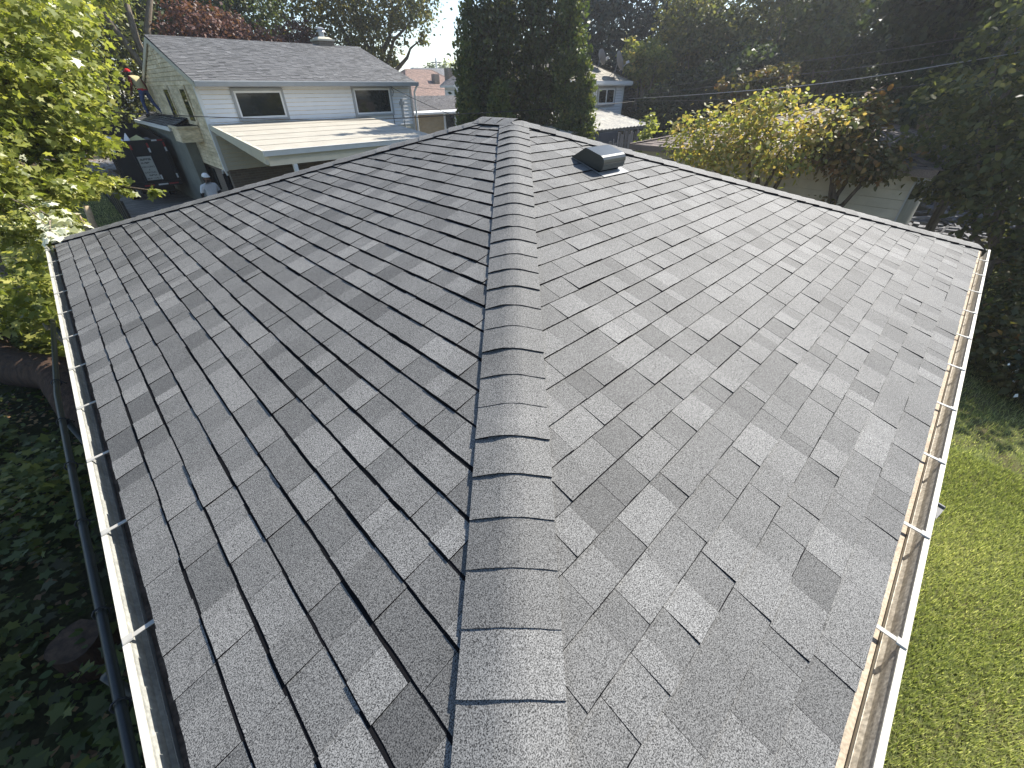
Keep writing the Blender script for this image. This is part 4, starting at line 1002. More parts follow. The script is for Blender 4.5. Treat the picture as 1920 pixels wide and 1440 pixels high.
mb = MB(); mb.hexa([(16.0, 27.8, .10), (26, 27.8, .10), (26, 33.2, .9), (16.0, 33.2, .9), (16.0, 27.8, .22), (26, 27.8, .22), (26, 33.2, 1.0), (16.0, 33.2, 1.0)]); obj('roof_slab', mb, 'trim', TB)
mb = MB()
for t in shingles((16.0, 28.4, .33), (1, 0, 0), (0, 4.8, .72), 10, 4.9, .16, [(1, 0, 10), (-1, 0, 0)], random.Random(2), [.2, .3, .4], (.008, .014)): add_tab(mb, t)
obj('roof', mb, ['dim_roof', 'edge'], TB)
mb = MB(); mb.box((21.0, 28.03, G), (21.15, 28.09, .1)); mb.box((21.95, 28.03, G), (22.1, 28.09, .1)); obj('door_frame', mb, 'trim', TB)
mb = MB(); mb.box((21.16, 28.05, G), (21.94, 28.09, .0)); obj('door', mb, 'glass', TB)
BH = thing('brown_roofed_house', 'house with broad red-brown shingle roof between white house and cedars', 'house', (30, 46, G))
simple_wall(BH, (28.2, 43.2, G), (36.6, 51.5, .95), 'siding')
hiproof(BH, 27.6, 37.2, 42.6, 52.1, .9, (30.9, 47.3, 3.2), 'brown_roof', .17, (34.2, 47.3, 3.2))
mb = MB(); mb.box((32.6, 44.6, 1.2), (33.2, 45.2, 2.75)); obj('chimney', mb, 'brick', BH)
WG = thing('white_gable_house', 'narrow white gable-fronted house with brick chimney beside the left cedar', 'house', (30, 38, G))
simple_wall(WG, (28.2, 35.8, G), (32.4, 37.2, 1.75), 'trim')
mb = MB(); mb.extrude([(28.2, 0, 1.75), (32.4, 0, 1.75), (30.3, 0, 3.0)], (0, 35.8, 0), (0, 36.0, 0)); obj('gable_wall', mb, 'trim', WG)
gable(WG, 28.2, 32.4, 35.8, 37.2, 1.72, 3.08, 'dim_roof', 'y', .3)
mb = MB(); mb.box((28.75, 37.2, 1.6), (29.35, 37.8, 3.0)); obj('chimney', mb, 'brick', WG)
LH = thing('lilac_house', 'distant pale lilac house with grey roof and two dark windows', 'house', (46, 62, G))
simple_wall(LH, (43.5, 60.0, G), (55, 69, 2.4), 'lilac')
gable(LH, 43.5, 55, 60, 69, 2.4, 4.0, 'dim_roof', 'x', .4)
window(LH, (43.9, 59.98), (44.8, 59.98), 1.2, 1.9, (0, -1), 'trim', .06)
window(LH, (46.2, 59.98), (47.8, 59.98), .7, 1.9, (0, -1), 'trim', .06, 1)
UP = thing('utility_pole', 'thin pale utility pole standing in the gap of sky beyond the brown roof', 'pole', (46.0, 62.0, G))
mb = MB(); mb.tube([(47.5, 64.4, G), (47.5, 64.4, 5.2)], [.16, .11], 8); obj('pole', mb, 'pale_metal', UP)
mb = MB(); mb.beam((46.7, 64.4, 4.7), (48.3, 64.4, 4.7), .1, .12); obj('crossarm', mb, 'grey_wood', UP)

# ================================================================== overhead cables
def cable(label, pts, r, m, sag, group='overhead cables'):
    P_ = [Vector(p) for p in pts]; out = []
    for a, b in zip(P_, P_[1:]):
        n = 14
        for i in range(n + (b == P_[-1])):
            t = i / n; out.append(a.lerp(b, t) - Vector((0, 0, 4 * sag * t * (1 - t))))
    mb = MB(); mb.tube(out, r, 6); o = obj('power_cable', mb, m, smooth=True); o['label'] = label; o['category'] = 'cable'; o['group'] = group
cable('long dark cable crossing in front of the white house windows and the cedars', [(1.2, 16.9, 1.15), (7.0, 15.0, .76), (10.5, 12.84, .87), (20.3, 12.6, 1.02)], .010, 'cable', .04)
cable('bright thick cable rising right from the grey-white house over the yellow bush', [(22.9, 14.9, 1.05), (16.7, 5.28, 1.53), (14.36, 1.81, 1.89), (12.5, -2, 2.5)], .009, 'cable_pale', .03)
cable('thin cable rising steeply across the dark trees at upper right', [(22.9, 14.9, 1.25), (19.53, 6.36, 2.21), (16.42, 1.03, 2.55), (14.5, -2.5, 3.1)], .005, 'cable_dim', .05)
cable('thin lower cable running just under the bright thick one', [(22.9, 14.9, .98), (17.2, 5.6, 1.28), (14.6, 1.6, 1.62), (12.8, -2, 2.2)], .005, 'cable_dim', .05)
cable('thin middle cable between the thick cable and the steep one', [(22.9, 14.9, 1.15), (18.0, 5.6, 1.85), (15.2, 1.3, 2.2), (13.2, -2.2, 2.7)], .005, 'cable_dim', .05)
cable('service cable dropping from the wall bracket of the white house towards the cedars', [(11.0, 17.92, 1.60), (12.4, 15.6, .62)], .010, 'cable', .05)
cable('upper service cable running from the white house bracket past the brown roof', [(11.0, 17.92, 1.66), (18.5, 18.2, 1.35)], .008, 'cable', .06)

# ================================================================== left side: fence rail, log, stump, branch
FR = thing('fence_rail', 'dark round metal fence rail with wire ties running beside the left gutter', 'fence', (-.5, 6, G))
mb = MB(); pts = [(-.47, .5, -1.0), (-.48, 2.0, -1.0), (-.52, 3.8, -1.0), (-.56, 6.1, -1.0), (-.50, 8.4, -1.0), (-.46, 9.9, -1.0), (-.46, 11.5, -1.0)]
mb.tube(pts, .025, 10); obj('rail', mb, 'rail', FR, smooth=True)
for yy in (2.6, 5.6, 8.6, 11.3):
    mb = MB(); mb.tube([(-.54, yy, G), (-.54, yy, -1.04)], .026, 8); obj('post', mb, 'rail', FR, smooth=True)
for yy in (1.6, 2.35, 3.0, 3.9, 4.7, 5.5, 6.4):
    xx = np.interp(yy, [p[1] for p in pts], [p[0] for p in pts]); mb = MB(); mb.tube([(xx + .038 * math.cos(a), yy + .012 * math.sin(a), -1.0 + .038 * math.sin(a)) for a in [i * .7 for i in range(10)]] + [(xx + .06, yy + .05, -1.06)], .006, 5); obj('tie_wire', mb, 'cable', FR)
mb = MB(); mb.tube(limb_pts((-.35, 6.6, G + .35), (-2.3, 12.9, G + .75), 4, 8, .05), [.24, .25, .26, .27, .27, .28, .29, .3], 14); o = obj('fallen_trunk', mb, 'bark_red', smooth=True)
o['label'] = 'thick reddish-brown trunk lying diagonally under the ivy at the left edge'; o['category'] = 'tree trunk'
mb = MB(); mb.tube(limb_pts((-.30, 7.6, -1.45), (-1.35, 13.8, -.75), 7, 9, .05), [.05, .055, .06, .075, .08, .085, .09, .1, .1], 10)
mb.tube(limb_pts((-.62, 9.8, -1.2), (-.35, 9.4, -.75), 3, 4, .05), [.03, .025, .02, .01], 6)
o = obj('leaning_branch', mb, 'bark_pale', smooth=True); o['label'] = 'grey bare branch slanting down to the left gutter among sunlit leaves'; o['category'] = 'branch'
LG = thing('round_log', 'short round sawn log standing in the dark ivy beside the fence rail', 'log', (-1.05, 3.9, G))
mb = MB(); rj = random.Random(2)
ring = [1 + rj.uniform(-.09, .09) for _ in range(20)]
def lring(r, z): return [(-1.05 + r * ring[k] * math.cos(k * math.pi / 10), 3.9 + r * ring[k] * math.sin(k * math.pi / 10), z) for k in range(20)]
rs_ = [lring(.20, G - .05), lring(.185, G + .15), lring(.175, G + .30)]
mb.mesh([p for r_ in rs_ for p in r_], [(i * 20 + k, i * 20 + (k + 1) % 20, (i + 1) * 20 + (k + 1) % 20, (i + 1) * 20 + k) for i in range(2) for k in range(20)]); obj('bark', mb, 'bark_red', LG)
mb = MB(); mb.face(lring(.174, G + .301)); obj('cut_face', mb, 'endwood', LG)
for nm, a, b, r, lab in (('sawn_stump', (.40, 19.4, G), (.52, 19.6, -1.42), .085, 'taller pale sawn stump beyond the far left roof corner'), ('sawn_stump', (.30, 19.2, G), (.20, 18.95, -1.5), .07, 'shorter leaning sawn stump left of the taller one')):
    t = thing(nm, lab, 'stump', a, 'sawn stumps beyond the roof corner')
    mb = MB(); mb.tube(limb_pts(a, b, 5, 5, .03), [r * 1.3, r * 1.1, r, r, r], 10); obj('bark', mb, 'cutwood', t, smooth=True)
    d = (Vector(b) - Vector(a)).normalized(); mb = MB(); mb.tube([Vector(b), Vector(b) + d * .012], r * .98, 10); obj('cut_face', mb, 'cutwood', t)

# ================================================================== right side: tray, scrap timber, ladder
mb = MB(); R_ = Matrix.Rotation(-.22, 3, 'Z'); o_ = Vector((5.80, -.47, G))
mb.hexa([o_ + R_ @ Vector(p) for p in [(-.15, -.42, .0), (.15, -.42, .0), (.13, .42, .0), (-.13, .42, .0), (-.15, -.42, .05), (.15, -.42, .05), (.13, .42, .09), (-.13, .42, .09)]])
for sx in (-.135, .135): mb.hexa([o_ + R_ @ Vector(p) for p in [(sx - .015, -.42, .052), (sx + .015, -.42, .052), (sx + .015, .42, .092), (sx - .015, .42, .092), (sx - .01, -.41, .075), (sx + .01, -.41, .075), (sx + .01, .41, .13), (sx - .01, .41, .13)]])
o = obj('splash_block', mb, 'slab'); o['label'] = 'grey splash block lying on the lawn beside the right gutter'; o['category'] = 'splash block'
DB = [((19.7, 1.05, -2.1), 2.2, .05, .15, 1.2, 'long grey board lying across the scrap heap'), ((19.3, .15, -2.1), 1.7, 1.9, .12, -.1, 'grey board leaning away at the front of the scrap heap'),
      ((18.9, -.2, -2.05), 1.2, .25, .13, .1, 'short pale board at the near edge of the scrap heap'), ((20.6, .6, -2.0), 2.0, 2.4, .15, .1, 'dark board crossing the back of the scrap heap'),
      ((21.8, .75, -2.0), 1.6, .5, .3, .2, 'wide grey panel lying at the back of the scrap heap')]
for c, L, yaw, w, tilt, lab in DB:
    scrap('scrap_timber', lab, c, (L, w, .05), (0, tilt * .12, yaw), 'debris_wood', 'board', 'scrap timber behind the pale garage')
scrap('paper_sack', 'small pale sack lying by the corner of the pale garage', (17.6, .98, -1.95), (.35, .25, .1), (.3, .1, .3), 'plaster', 'sack')
mb = MB()
rb_ = random.Random(18)
for i in range(260):
    c = Vector((rb_.uniform(17.0, 24), rb_.uniform(-2.0, 1.1), G + rb_.uniform(0, .18))); d = Vector((rb_.uniform(-1, 1), rb_.uniform(-1, 1), rb_.uniform(-.15, .15))).normalized()
    mb.obox(c, d * rb_.uniform(.08, .6), d.cross(Vector((0, 0, 1))).normalized() * rb_.uniform(.02, .12), Vector((0, 0, .02)), rb_.random())
obj('rubble', mb, 'debris_wood', kind='stuff')
LA = thing('ladder', 'pale aluminium ladder leaning beside the corner of the pale garage', 'ladder', (18.0, .9, G))
for s in (0, .42):
    mb = MB(); mb.beam((18.3 + s, .45, G), (17.6 + s, 1.1, -.3), .05, .03); obj('rail', mb, 'debris_wood', LA)
for k in range(6):
    u = .1 + k * .15; p = Vector((18.3, .45, G)).lerp(Vector((17.6, 1.1, -.3)), u); mb = MB(); mb.tube([p, p + Vector((.42, 0, 0))], .016, 6); obj('rung', mb, 'debris_wood', LA)

# ================================================================== trees
# big maple at the left, its leaf-laden branches hanging over the drive
base = (-1.6, 12.2, G)
mblobs = [((.72, 12.3, 2.55), (1.15, 1.3, .7)), ((1.3, 14.3, 3.0), (1.0, 1.2, .65)), ((.40, 11.4, 1.35), (1.1, 1.2, .55)), ((.95, 12.6, 1.55), (.75, .9, .36)), ((.0, 10.9, .42), (.95, 1.2, .45)),
          ((.50, 11.4, .22), (.65, .8, .24)), ((1.08, 11.35, .09), (.48, .50, .10)), ((-.35, 9.9, -.05), (.7, .8, .40)), ((2.5, 17.2, 3.75), (1.1, 1.3, .6)), ((.80, 11.4, 1.9), (.9, 1.0, .40)),
          ((.55, 11.4, .85), (.75, .8, .28)), ((-.9, 10.4, .9), (1.3, 1.3, 1.0)), ((-1.2, 11.5, 2.6), (1.8, 1.8, 1.2)), ((.0, 10.0, 2.9), (1.1, 1.1, .8)), ((1.22, 11.7, .72), (.32, .4, .10)), ((-.75, 9.0, -.75), (.65, .9, .4)), ((1.5, 11.35, -.02), (.16, .2, .06))]
MT = thing('maple_tree', 'big sunlit yellow-green maple hanging over the drive at the far left', 'tree', base)
mb = MB(); fk = Vector((-1.3, 12.0, -.6)); mb.tube(limb_pts(Vector(base) - Vector((0, 0, .1)), fk, 3, 5, .04), [.30, .27, .25, .24, .23], 12)
for i, b in enumerate(mblobs): mb.tube(limb_pts(fk + Vector((0, 0, .06 * i)), b[0], 30 + i, 8, .10, .05), [.12 - .108 * k / 7 for k in range(8)], 6)
obj('trunk', mb, 'bark', MT, smooth=True)
V, tn, k = crown(mblobs, 36000, .088, 41, LEAF_MAPLE, per=26, spread=.14, up=.95, inner=.25, droop=.6)
cen = V.mean(1); dist = np.linalg.norm(cen - np.array(CAM), axis=1); dd = (cen - np.array(CAM)); Dz = dd @ np.array(F); pxx = 960 + 767 * (dd @ np.array(R)) / Dz; pyy = 720 - 767 * (dd @ np.array(U)) / Dz
ok = (pxx > 0) & (pyy > 0) & (pxx < 320) & (pyy < 480); order = np.argsort(np.where(ok, dist, 1e9))[:300]
for i in order:
    me = bpy.data.meshes.new('leaf'); me.from_pydata((V[i] - np.array(base)).tolist(), [], [tuple(range(k))])
    at = me.attributes.new('tone', 'FLOAT', 'FACE'); at.data.foreach_set('value', [tn[i]])
    finish('leaf', me, MT, {}, 'leaf_maple')
keep = np.ones(len(V), bool); keep[order] = False
np_mesh('foliage', V[keep], k, tn[keep], 'leaf_maple', MT, kind='stuff')

# spray over the gutter corner; glaring sun is put into its pale leaf colour
PB = thing('pale_branch', 'branch of leaves coloured pale for strong sun drooping over the far left gutter corner', 'branch', (-.5, 9.6, .35))
mb = MB()
for a, b in (((-.4, 10.6, .5), (.03, 8.3, .08)), ((.06, 9.2, .1), (-.05, 8.05, .05)), ((-.05, 9.6, .2), (.18, 8.85, -.03))): mb.tube(limb_pts(a, b, 6, 6, .06), [.014, .012, .01, .008, .006, .004], 5)
obj('stem', mb, 'bark_pale', PB, smooth=True)
V, tn, k = crown([((-.03, 9.75, .17), (.10, .22, .07)), ((.05, 9.3, .07), (.11, .2, .06)), ((.10, 8.85, -.01), (.12, .18, .06)), ((.19, 8.95, -.07), (.08, .1, .04)), ((.02, 8.45, .0), (.13, .14, .05)), ((.03, 8.22, .07), (.10, .10, .04))], 170, .095, 8, LEAF_MAPLE, per=7, spread=.26, up=1.2, droop=.4)
for i in range(len(V)):
    me = bpy.data.meshes.new('leaf'); me.from_pydata((V[i] - np.array(PB.location)).tolist(), [], [tuple(range(k))])
    at = me.attributes.new('tone', 'FLOAT', 'FACE'); at.data.foreach_set('value', [tn[i]]); finish('leaf', me, PB, {}, 'leaf_pale')

# trees behind the drive and behind the white house
tree('maple_tree', 'olive-green leafy tree behind the big maple, left of the white house roof', (1.0, 30, G), [((1.8, 29.5, 3.4), 2.3), ((2.4, 28.5, 5.4), (1.6, 1.8, 1.3)), ((.8, 27.5, 5.0), 2.3), ((3.2, 32.5, 5.6), 2.3), ((1.6, 31, 1.6), 2.0), ((.2, 28, 3), 2.5)], 26000, .15, 'leaf_maple', 51, per=20, spread=.2)
tree('dark_tree', 'shaded dark green tree beyond the dump trailer and the worker with the red cap', (3.6, 35, G), [((4.4, 33.5, .9), (1.9, 1.6, 1.7)), ((2.6, 35.5, .3), (2.0, 1.8, 1.6)), ((4.6, 33.5, 3.2), (2.0, 1.6, 1.6)), ((2.4, 34, 2.6), 2.0), ((1.0, 36, .6), 2)], 22000, .16, 'leaf_olive', 52, per=22, spread=.2, tonebias=-.2)
tree('bare_trunk_tree', 'tall tree with bare pale grey trunks behind the left gable of the white house', (5.6, 29.5, G), [((5.0, 29.5, 8.6), 2.2), ((6.8, 29.2, 8.8), 2.0), ((4.2, 30, 6.8), (1.2, 1.2, 1.0))], 7000, .16, 'leaf_olive', 53, bark='bark_pale', trunk_r=.26, fork=.25)
tree('red_maple', 'dark red-leaved tree directly behind the ridge of the white house', (9.0, 29.5, G), [((7.8, 28.8, 3.75), (1.5, 1.2, 1.1)), ((9.4, 29, 3.6), (1.4, 1.2, .9)), ((10.6, 28.8, 3.2), (1.1, 1, .7)), ((8.6, 29.6, 2.6), 1.6)], 15000, .13, 'leaf_red', 54, per=20)
tree('red_maple', 'small dark red tree right beside the chimney of the white house', (13.2, 30.5, G), [((12.5, 29.2, 3.7), (.9, .9, .8)), ((13.3, 29.4, 3.2), (1.0, .9, .9)), ((12.9, 29.6, 2.3), 1.1)], 7000, .13, 'leaf_red', 55, per=20, trunk_r=.12)
tree('green_tree', 'mixed green tree at the top edge above the red-leaved tree', (9.0, 38, G), [((7.2, 36, 6.6), 2.4), ((10.5, 36, 6.4), 2.4), ((12.8, 36, 5.6), 2.2), ((9, 37, 4.4), 2.6), ((6.2, 35, 4.6), 1.8)], 24000, .19, 'leaf_green', 56, per=22, tonebias=.1)
tree('oak_tree', 'large spreading oak with dark trunk behind the right end of the white house roof', (17.0, 31.5, G), [((14.2, 30, 6.4), 2.4), ((17.0, 30, 6.8), 2.7), ((19.6, 29, 6.6), (2.0, 2.0, 1.8)), ((15.3, 30.4, 4.0), (1.9, 1.7, 1.4)), ((17.6, 30, 4.2), (1.7, 1.6, 1.3)), ((19.4, 28.4, 4.9), (1.4, 1.4, .9)), ((16.4, 30.5, 2.6), (1.5, 1.4, .9)), ((18.2, 30, 3.0), (.8, .8, .5)), ((19.9, 28.3, 4.0), (.6, .6, .4))], 19000, .17, 'leaf_oak', 57, per=20, spread=.2, trunk_r=.30, fork=.5)
for i, (c, r, lab, m) in enumerate((((54, 72, 2.6), (3.4, 3, 2.4), 'dark far treetop low in the gap of sky beside the utility pole', 'leaf_green'), ((55.5, 69.5, 3.0), (2.6, 2.6, 2.3), 'yellow-green far treetop right of the dark one in the sky gap', 'leaf_maple'), ((37.5, 46.6, 2.4), (.75, .75, .8), 'small rust-coloured treetop beside the chimney of the white gabled house', 'leaf_red'))):
    tree('far_tree', lab, (c[0], c[1], G), [(c, r), ((c[0] - .5, c[1] + 1, c[2] - r[2]), r)], 2600, .38 if i < 2 else .2, m, 60 + i, group='far trees in the gap of sky', limbs=False)

# arborvitae columns behind the ridge
def column(label, x, y, top, r, seed, m='leaf_cedar', n=11000):
    rgc_ = np.random.default_rng(seed); h = top - G
    bl = []
    for i in range(9):
        t = i / 8; rr_ = r * (1.0 - .12 * (1 - t) if t < .55 else (1 - ((t - .55) / .45) ** 1.6 * .86))
        bl.append(((x + rgc_.normal() * r * .08, y + rgc_.normal() * r * .08, G + .3 + t * (h - .5)), (rr_, rr_, h / 9)))
    t_ = thing('cedar_column', label, 'cedar', (x, y, G), 'arborvitae columns behind the ridge')
    mb = MB(); mb.tube(limb_pts((x, y, G - .1), (x, y, top - .5), seed, 6, .01), [.11, .1, .09, .07, .05, .02], 7); obj('trunk', mb, 'bark', t_)
    V, tn, k = crown(bl, n, .13, seed, LEAF_LONG * np.array([1.7, 1, 1]), per=22, spread=.2, up=.15, inner=.62, droop=-1.1)
    np_mesh('crown', V, k, tn, m, t_)
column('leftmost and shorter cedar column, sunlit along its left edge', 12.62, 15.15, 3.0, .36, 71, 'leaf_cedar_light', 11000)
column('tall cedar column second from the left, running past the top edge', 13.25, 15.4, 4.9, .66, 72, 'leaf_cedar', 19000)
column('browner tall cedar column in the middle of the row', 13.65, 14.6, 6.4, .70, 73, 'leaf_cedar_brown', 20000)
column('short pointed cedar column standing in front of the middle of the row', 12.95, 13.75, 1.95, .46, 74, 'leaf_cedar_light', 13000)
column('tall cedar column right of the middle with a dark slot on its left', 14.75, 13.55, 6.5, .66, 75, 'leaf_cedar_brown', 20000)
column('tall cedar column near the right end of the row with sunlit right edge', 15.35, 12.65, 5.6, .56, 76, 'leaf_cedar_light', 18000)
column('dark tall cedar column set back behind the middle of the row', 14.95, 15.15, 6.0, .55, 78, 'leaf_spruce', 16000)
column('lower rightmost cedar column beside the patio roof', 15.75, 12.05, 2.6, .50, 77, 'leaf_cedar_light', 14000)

# the dark wall of trees at the upper right
def conifer(label, x, y, top, r, seed, m='leaf_spruce', n=16000, group='tall trees behind the neighbouring yards'):
    t_ = thing('spruce_tree', label, 'tree', (x, y, G), group); h = top - G; bl = []
    rg_ = np.random.default_rng(seed)
    for i in range(11):
        f = i / 10; rr_ = r * (1 - f) + .35
        bl.append(((x + rg_.normal() * .12, y + rg_.normal() * .12, G + .6 + f * (h - 1)), (rr_, rr_, h * .07)))
    mb = MB(); mb.tube([(x, y, G - .1), (x, y, top - .4)], [.22, .03], 8); obj('trunk', mb, 'bark', t_)
    V, tn, k = crown(bl, n, .22, seed, LEAF_LONG * np.array([1.9, 1, 1]), per=18, spread=.2, up=.5, inner=.45, droop=.35)
    np_mesh('crown', V, k, tn, m, t_)
conifer('dark blue-green spruce right behind the cedar row and the satellite dishes', 26.4, 19.4, 14.0, 3.9, 81, n=42000)
conifer('second dark spruce to the right of the one behind the dishes', 30.0, 17.2, 13.0, 3.6, 82, n=30000)
GB = 'tall trees behind the neighbouring yards'
def bigtree(label, x, y, zc, r, n, m, seed, size=.17, tb=-.1, **kw):
    rg_ = random.Random(seed); bl = []
    for i in range(9):
        a = i * 2.4; q = .62 * r * math.sqrt((i + .4) / 9); bl.append(((x + q * math.cos(a), y + q * math.sin(a), zc + rg_.uniform(-.75, .75) * r), (r * rg_.uniform(.42, .6), r * rg_.uniform(.42, .6), r * rg_.uniform(.34, .5))))
    return tree('broadleaf_tree', label, (x, y, G), bl, int(n * .85), size, m, seed, GB, trunk_r=.10, bark='bark_pale', tonebias=tb + .08, per=26, spread=.17, **kw)
bigtree('olive tree with rusty tints behind the patio shelter', 27.4, 13.6, 2.6, 3.0, 22000, 'leaf_olive', 91)
bigtree('yellow-tinged tree squeezed between dark spruce and tall olive tree', 24.6, 14.8, 2.2, 1.5, 9000, 'leaf_autumn', 92, .15, -.25)
bigtree('tall olive-brown tree above the yellow bush at the top edge', 30.5, 10.8, 4.6, 3.6, 24000, 'leaf_olive', 93)
bigtree('rounded bushy olive tree just above the yellow bush', 22.6, 8.2, .9, 1.6, 11000, 'leaf_rust', 94, .15, -.1)
bigtree('light feathery green tree crown at upper right under a gap of sky', 27.5, 7.0, 3.6, 2.5, 16000, 'leaf_green', 95, .17, .1)
bigtree('dark green tree behind the hip roof of the pale garage', 26.0, 4.2, 1.4, 2.5, 18000, 'leaf_dark', 96)
bigtree('dark tree filling the middle distance left of the pale garage apex', 25.0, 10.6, .4, 2.6, 18000, 'leaf_dark', 97)
bigtree('tall dark tree at the far right behind the foreground tree', 21.0, 2.2, 3.6, 2.6, 20000, 'leaf_dark', 98)
bigtree('dark green overhanging crown in the top right corner', 17.4, .6, 3.9, 2.3, 17000, 'leaf_green', 99, .15, -.15)
bigtree('low dark thicket tree behind the scrap timber heap', 25.0, .5, .2, 2.4, 15000, 'leaf_dark', 100)
bigtree('far tall tree seen through the thin gap of sky at upper right', 40.0, 13.0, 5.0, 4.2, 17000, 'leaf_olive', 101, .24)
bigtree('dark tree behind the slat screen and brown hip roof', 22.8, 12.2, .0, 2.0, 14000, 'leaf_dark', 102)
bigtree('reddish shrubby tree right of the double window', 24.6, 16.6, -.3, 1.3, 6000, 'leaf_rust', 103, .14)
bigtree('tall dark tree closing the view between the spruces and the sky gap', 34.0, 13.0, 1.6, 3.4, 16000, 'leaf_dark', 104, .22)
bigtree('dark hedge-like tree low behind the pale garage', 30.0, 7.4, .2, 2.6, 14000, 'leaf_dark', 105, .2)
bigtree('tall dark tree right of the light feathery crown', 30.0, 2.6, 3.2, 3.2, 16000, 'leaf_dark', 106, .2)

# yellow-orange bush in front of the pale garage
tree('yellow_bush', 'yellow and orange leaved bush standing in front of the pale garage', (12.0, 3.4, G), [((11.45, 5.3, .55), (.62, .75, .62)), ((11.2, 4.75, .05), (.6, .7, .6)), ((11.75, 4.4, .75), (.7, .75, .6)), ((12.1, 4.1, 1.12), (.6, .62, .42)), ((11.6, 3.5, .50), (.8, .8, .55)), ((12.0, 3.0, .85), (.65, .7, .5))], 6000, .09, 'leaf_autumn', 110, per=12, spread=.26, trunk_r=.10, cat='bush', shape=LEAF_OVAL, tonebias=.1)
tree('green_bush', 'duller green branches of the small tree right of the yellow bush', (12.3, 2.3, G), [((11.85, 2.35, .42), (.6, .6, .42)), ((12.0, 1.85, .22), (.45, .45, .25)), ((12.2, 2.6, .75), (.6, .6, .42)), ((12.3, 1.8, .42), (.40, .42, .24)), ((11.75, 2.45, -.5), (.16, .2, .16)), ((12.5, 2.35, 1.2), (.35, .35, .25))], 4300, .095, 'leaf_rust', 111, per=10, spread=.24, trunk_r=.09, cat='bush', shape=LEAF_OVAL, tonebias=-.05)
mb = MB()
for i, (a, b) in enumerate((((12.2, 2.2, -.3), (11.75, 2.0, -.55)), ((12.6, 1.4, -.3), (11.9, 2.0, -.25)), ((12.8, 1.0, -.6), (12.1, 1.6, -.2)), ((11.9, 2.4, -.2), (11.6, 2.5, -.75)))): mb.tube(limb_pts(a, b, 60 + i, 6, .08), [.022, .02, .016, .012, .009, .005], 5)
# foreground tree at the right
RT = tree('shade_tree', 'olive-green tree with forked trunk standing beyond the right roof corner', (12.7, -.8, G), [((13.4, .9, 1.5), (1.0, 1.0, .6)), ((13.5, .8, .75), (1.0, 1.0, .5)), ((13.1, .0, .35), (1.1, 1.0, .6)), ((12.9, -.3, -.35), (.8, .8, .45)), ((13.4, .65, -.1), (.8, .8, .35)), ((12.8, -.9, .9), (1.2, 1.2, .9)), ((13.6, -.6, 2.2), (1.4, 1.3, .9)), ((12.6, -1.2, -.2), (1.0, .9, .7)), ((12.7, -.9, -.95), (.55, .5, .35)), ((14.2, .6, 2.4), (1.0, 1.0, .6))], 11500, .11, 'leaf_olive', 120, per=16, spread=.17, trunk_r=.075, bark='bark_pale', shape=LEAF_OVAL, fork=.40)
tree('dark_shrub', 'dark brownish shrub growing beside the right gutter above the lawn', (10.6, -1.2, G), [((10.2, -.95, -1.75), (.8, .6, .5)), ((11.2, -1.3, -1.5), (.9, .7, .6)), ((9.5, -1.5, -2.0), (.5, .5, .35)), ((12.2, -1.6, -1.4), (.9, .8, .7))], 6500, .09, 'leaf_rust', 121, per=14, tonebias=-.3, trunk_r=.04, cat='shrub')
WF = tree('white_flower_bush', 'bush with glinting white blossoms at the right edge above the lawn', (9.4, -1.75, G), [((9.4, -1.55, -1.75), (.42, .32, .34)), ((9.0, -1.75, -2.0), (.35, .3, .2))], 1500, .08, 'leaf_dark', 122, per=10, trunk_r=.02, cat='bush')
V, tn, k = crown([((9.38, -1.5, -1.68), (.42, .3, .34)), ((8.95, -1.7, -1.95), (.3, .28, .2))], 170, .055, 123, LEAF_DIAMOND, per=4, spread=.3, up=1.0, inner=.9)
np_mesh('blossom', V, k, tn, 'petal', WF, kind='stuff')
tree('dark_thicket', 'dark thicket closing the yard between foreground tree and lawn', (16, -2.6, G), [((15.2, -1.6, -1.2), (1.4, 1, .9)), ((17.0, -2.4, -.6), (1.5, 1.2, 1.2)), ((15.6, -3.4, -.4), (1.6, 1.4, 1.5)), ((18.5, -1.8, .4), (1.5, 1.2, 1.3))], 12000, .13, 'leaf_olive', 124, cat='thicket')
tree('climbing_vine', 'narrow yellow-green vine rising behind the left end of the brown hip roof', (14.6, 8.6, G), [((14.7, 8.5, .5), (.16, .16, .35)), ((14.65, 8.6, .0), (.2, .2, .3))], 420, .10, 'leaf_maple', 125, per=8, trunk_r=.02, cat='vine', limbs=False, tonebias=-.1)

# ================================================================== ground cover
rgn = np.random.default_rng(200)
def scatter(name, xr, yr, n, size, m, zr, shape, seed, up=2.2, mask=None, **kw):
    rg_ = np.random.default_rng(seed)
    P_ = np.stack([rg_.uniform(*xr, n), rg_.uniform(*yr, n), rg_.uniform(*zr, n)], 1)
    cl = np.sin(P_[:, 0] * 2.1 + 1.3 * np.sin(P_[:, 1] * 1.4)) * np.cos(P_[:, 1] * 1.7 + P_[:, 0]) 
    keep_ = rg_.random(n) < .55 + .45 * cl
    if mask is not None: keep_ &= mask(P_)
    P_ = P_[keep_]; n = len(P_)
    P_[:, 2] += .22 * np.abs(cl[keep_])
    Nn = rg_.normal(size=(n, 3)) * .6 + np.array([.25, 0, up]); D = rg_.normal(size=(n, 3))
    V_ = place_leaves(P_, Nn, D, size * rg_.uniform(.6, 1.4, n), shape)
    return np_mesh(name, V_, len(shape), np.clip(.45 + .25 * cl[keep_] + rg_.normal(size=n) * .15, 0, 1), m, kind='stuff', **kw)
scatter('ground_ivy', (-4.0, -.25), (1.0, 19.0), 27000, .088, 'leaf_ivy', (G + .02, G + .42), LEAF_MAPLE, 201, mask=lambda p: ~((np.abs(p[:, 0] + .15 + (p[:, 1] - 6.2) * .46) < .5) & (p[:, 1] > 5.5) & (p[:, 1] < 12)) & ~(np.hypot(p[:, 0] + 1.05, p[:, 1] - 3.9) < .33))
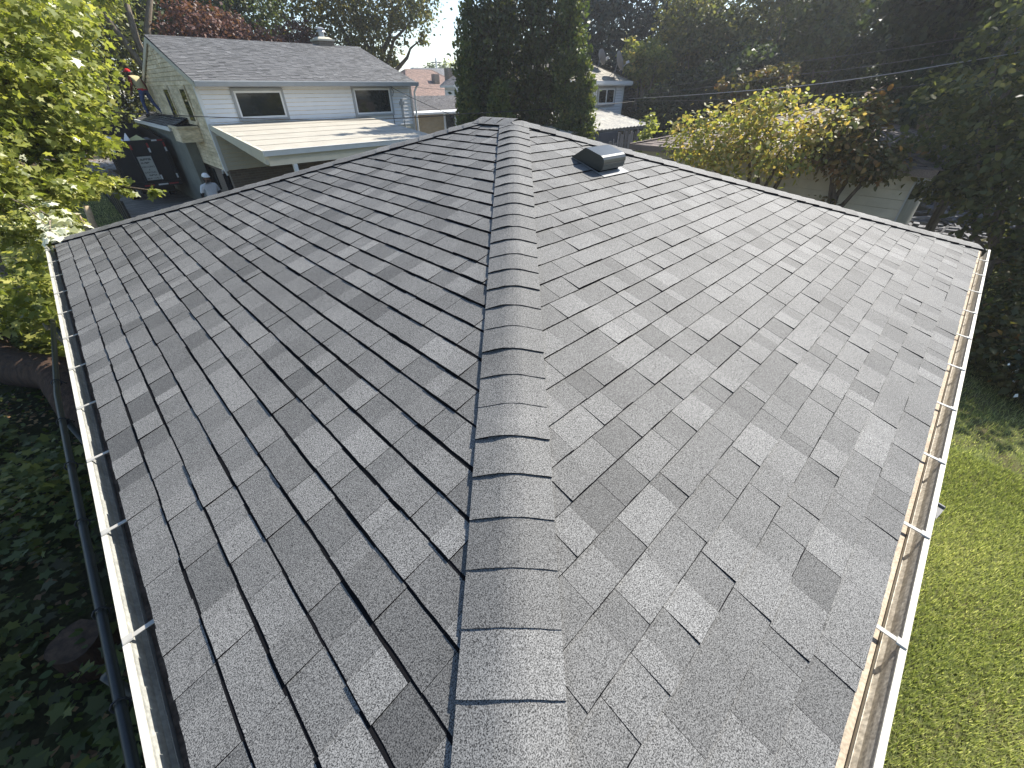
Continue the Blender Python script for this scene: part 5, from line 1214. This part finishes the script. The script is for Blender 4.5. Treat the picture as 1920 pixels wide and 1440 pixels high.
scatter('ground_ivy', (-4.0, -.25), (1.0, 19.0), 15000, .06, 'leaf_green', (G + .02, G + .36), LEAF_OVAL, 205, up=1.4)
scatter('sunlit_undergrowth', (-3.0, -.35), (8.2, 13.5), 5200, .13, 'leaf_maple', (G + .35, G + 1.05), LEAF_MAPLE, 202, mask=lambda p: (p[:, 0] < -.30 - (p[:, 2] - G - .3) * .1) & (p[:, 1] > 6.6 + (-.35 - p[:, 0]) * 3.23 + 1.0))
scatter('leaf_litter', (-4.0, -.2), (1.0, 17.0), 6000, .06, 'leaf_dead', (G + .005, G + .03), LEAF_DIAMOND, 203, up=3)
scatter('fallen_leaves', (-3, 4.6), (30, 46), 9000, .11, 'leaf_dead', (G + .01, G + .05), LEAF_DIAMOND, 204, up=3)
def blades(name, xr, yr, n, L, seed):
    rg_ = np.random.default_rng(seed); x = rg_.uniform(*xr, n); y = rg_.uniform(*yr, n)
    a = rg_.random(n) * 2 * np.pi; lean = rg_.uniform(.1, .75, n); ln = L * rg_.uniform(.5, 1.4, n); w = .0034
    c = np.sin(x * 1.9 + 2 * np.sin(y * 1.3)) * np.sin(y * 2.3 + x * .7)
    b0 = np.stack([x, y, np.full(n, G + .002)], 1); dx = np.stack([np.cos(a), np.sin(a), np.zeros(n)], 1); sx = np.stack([-np.sin(a), np.cos(a), np.zeros(n)], 1)
    tip = b0 + dx * (ln * lean)[:, None]; tip[:, 2] += ln * np.sqrt(1 - lean ** 2 * .9)
    V_ = np.stack([b0 - sx * w, b0 + sx * w, tip], 1)
    return np_mesh(name, V_, 3, np.clip((.50 + .16 * c + rg_.normal(size=n) * .2), 0, 1), 'grass', kind='stuff')
blades('lawn_grass', (1.2, 7.2), (-3.6, -.2), 190000, .055, 210)
blades('lawn_grass', (7.2, 16), (-5.0, -.2), 60000, .075, 211)
blades('yard_grass', (-2.5, 1.35), (14, 30), 40000, .09, 212)

# ================================================================== thin haze added in place of lens glare, a closed box round everything inside the sky
hz = bpy.data.materials.new('glare_haze'); hz.use_nodes = True; nt = hz.node_tree
nt.nodes.remove(nt.nodes['Principled BSDF']); pv = nt.nodes.new('ShaderNodeVolumePrincipled')
pv.inputs['Color'].default_value = (0.93, 0.96, 1.0, 1); pv.inputs['Density'].default_value = HAZE; pv.inputs['Anisotropy'].default_value = 0.55
nt.links.new(pv.outputs['Volume'], nt.nodes['Material Output'].inputs['Volume'])
M['haze'] = hz
mb = MB(); mb.box((-310, -310, G - 1.0), (410, 410, 16.0))
obj('haze', mb, 'haze', kind='stuff')
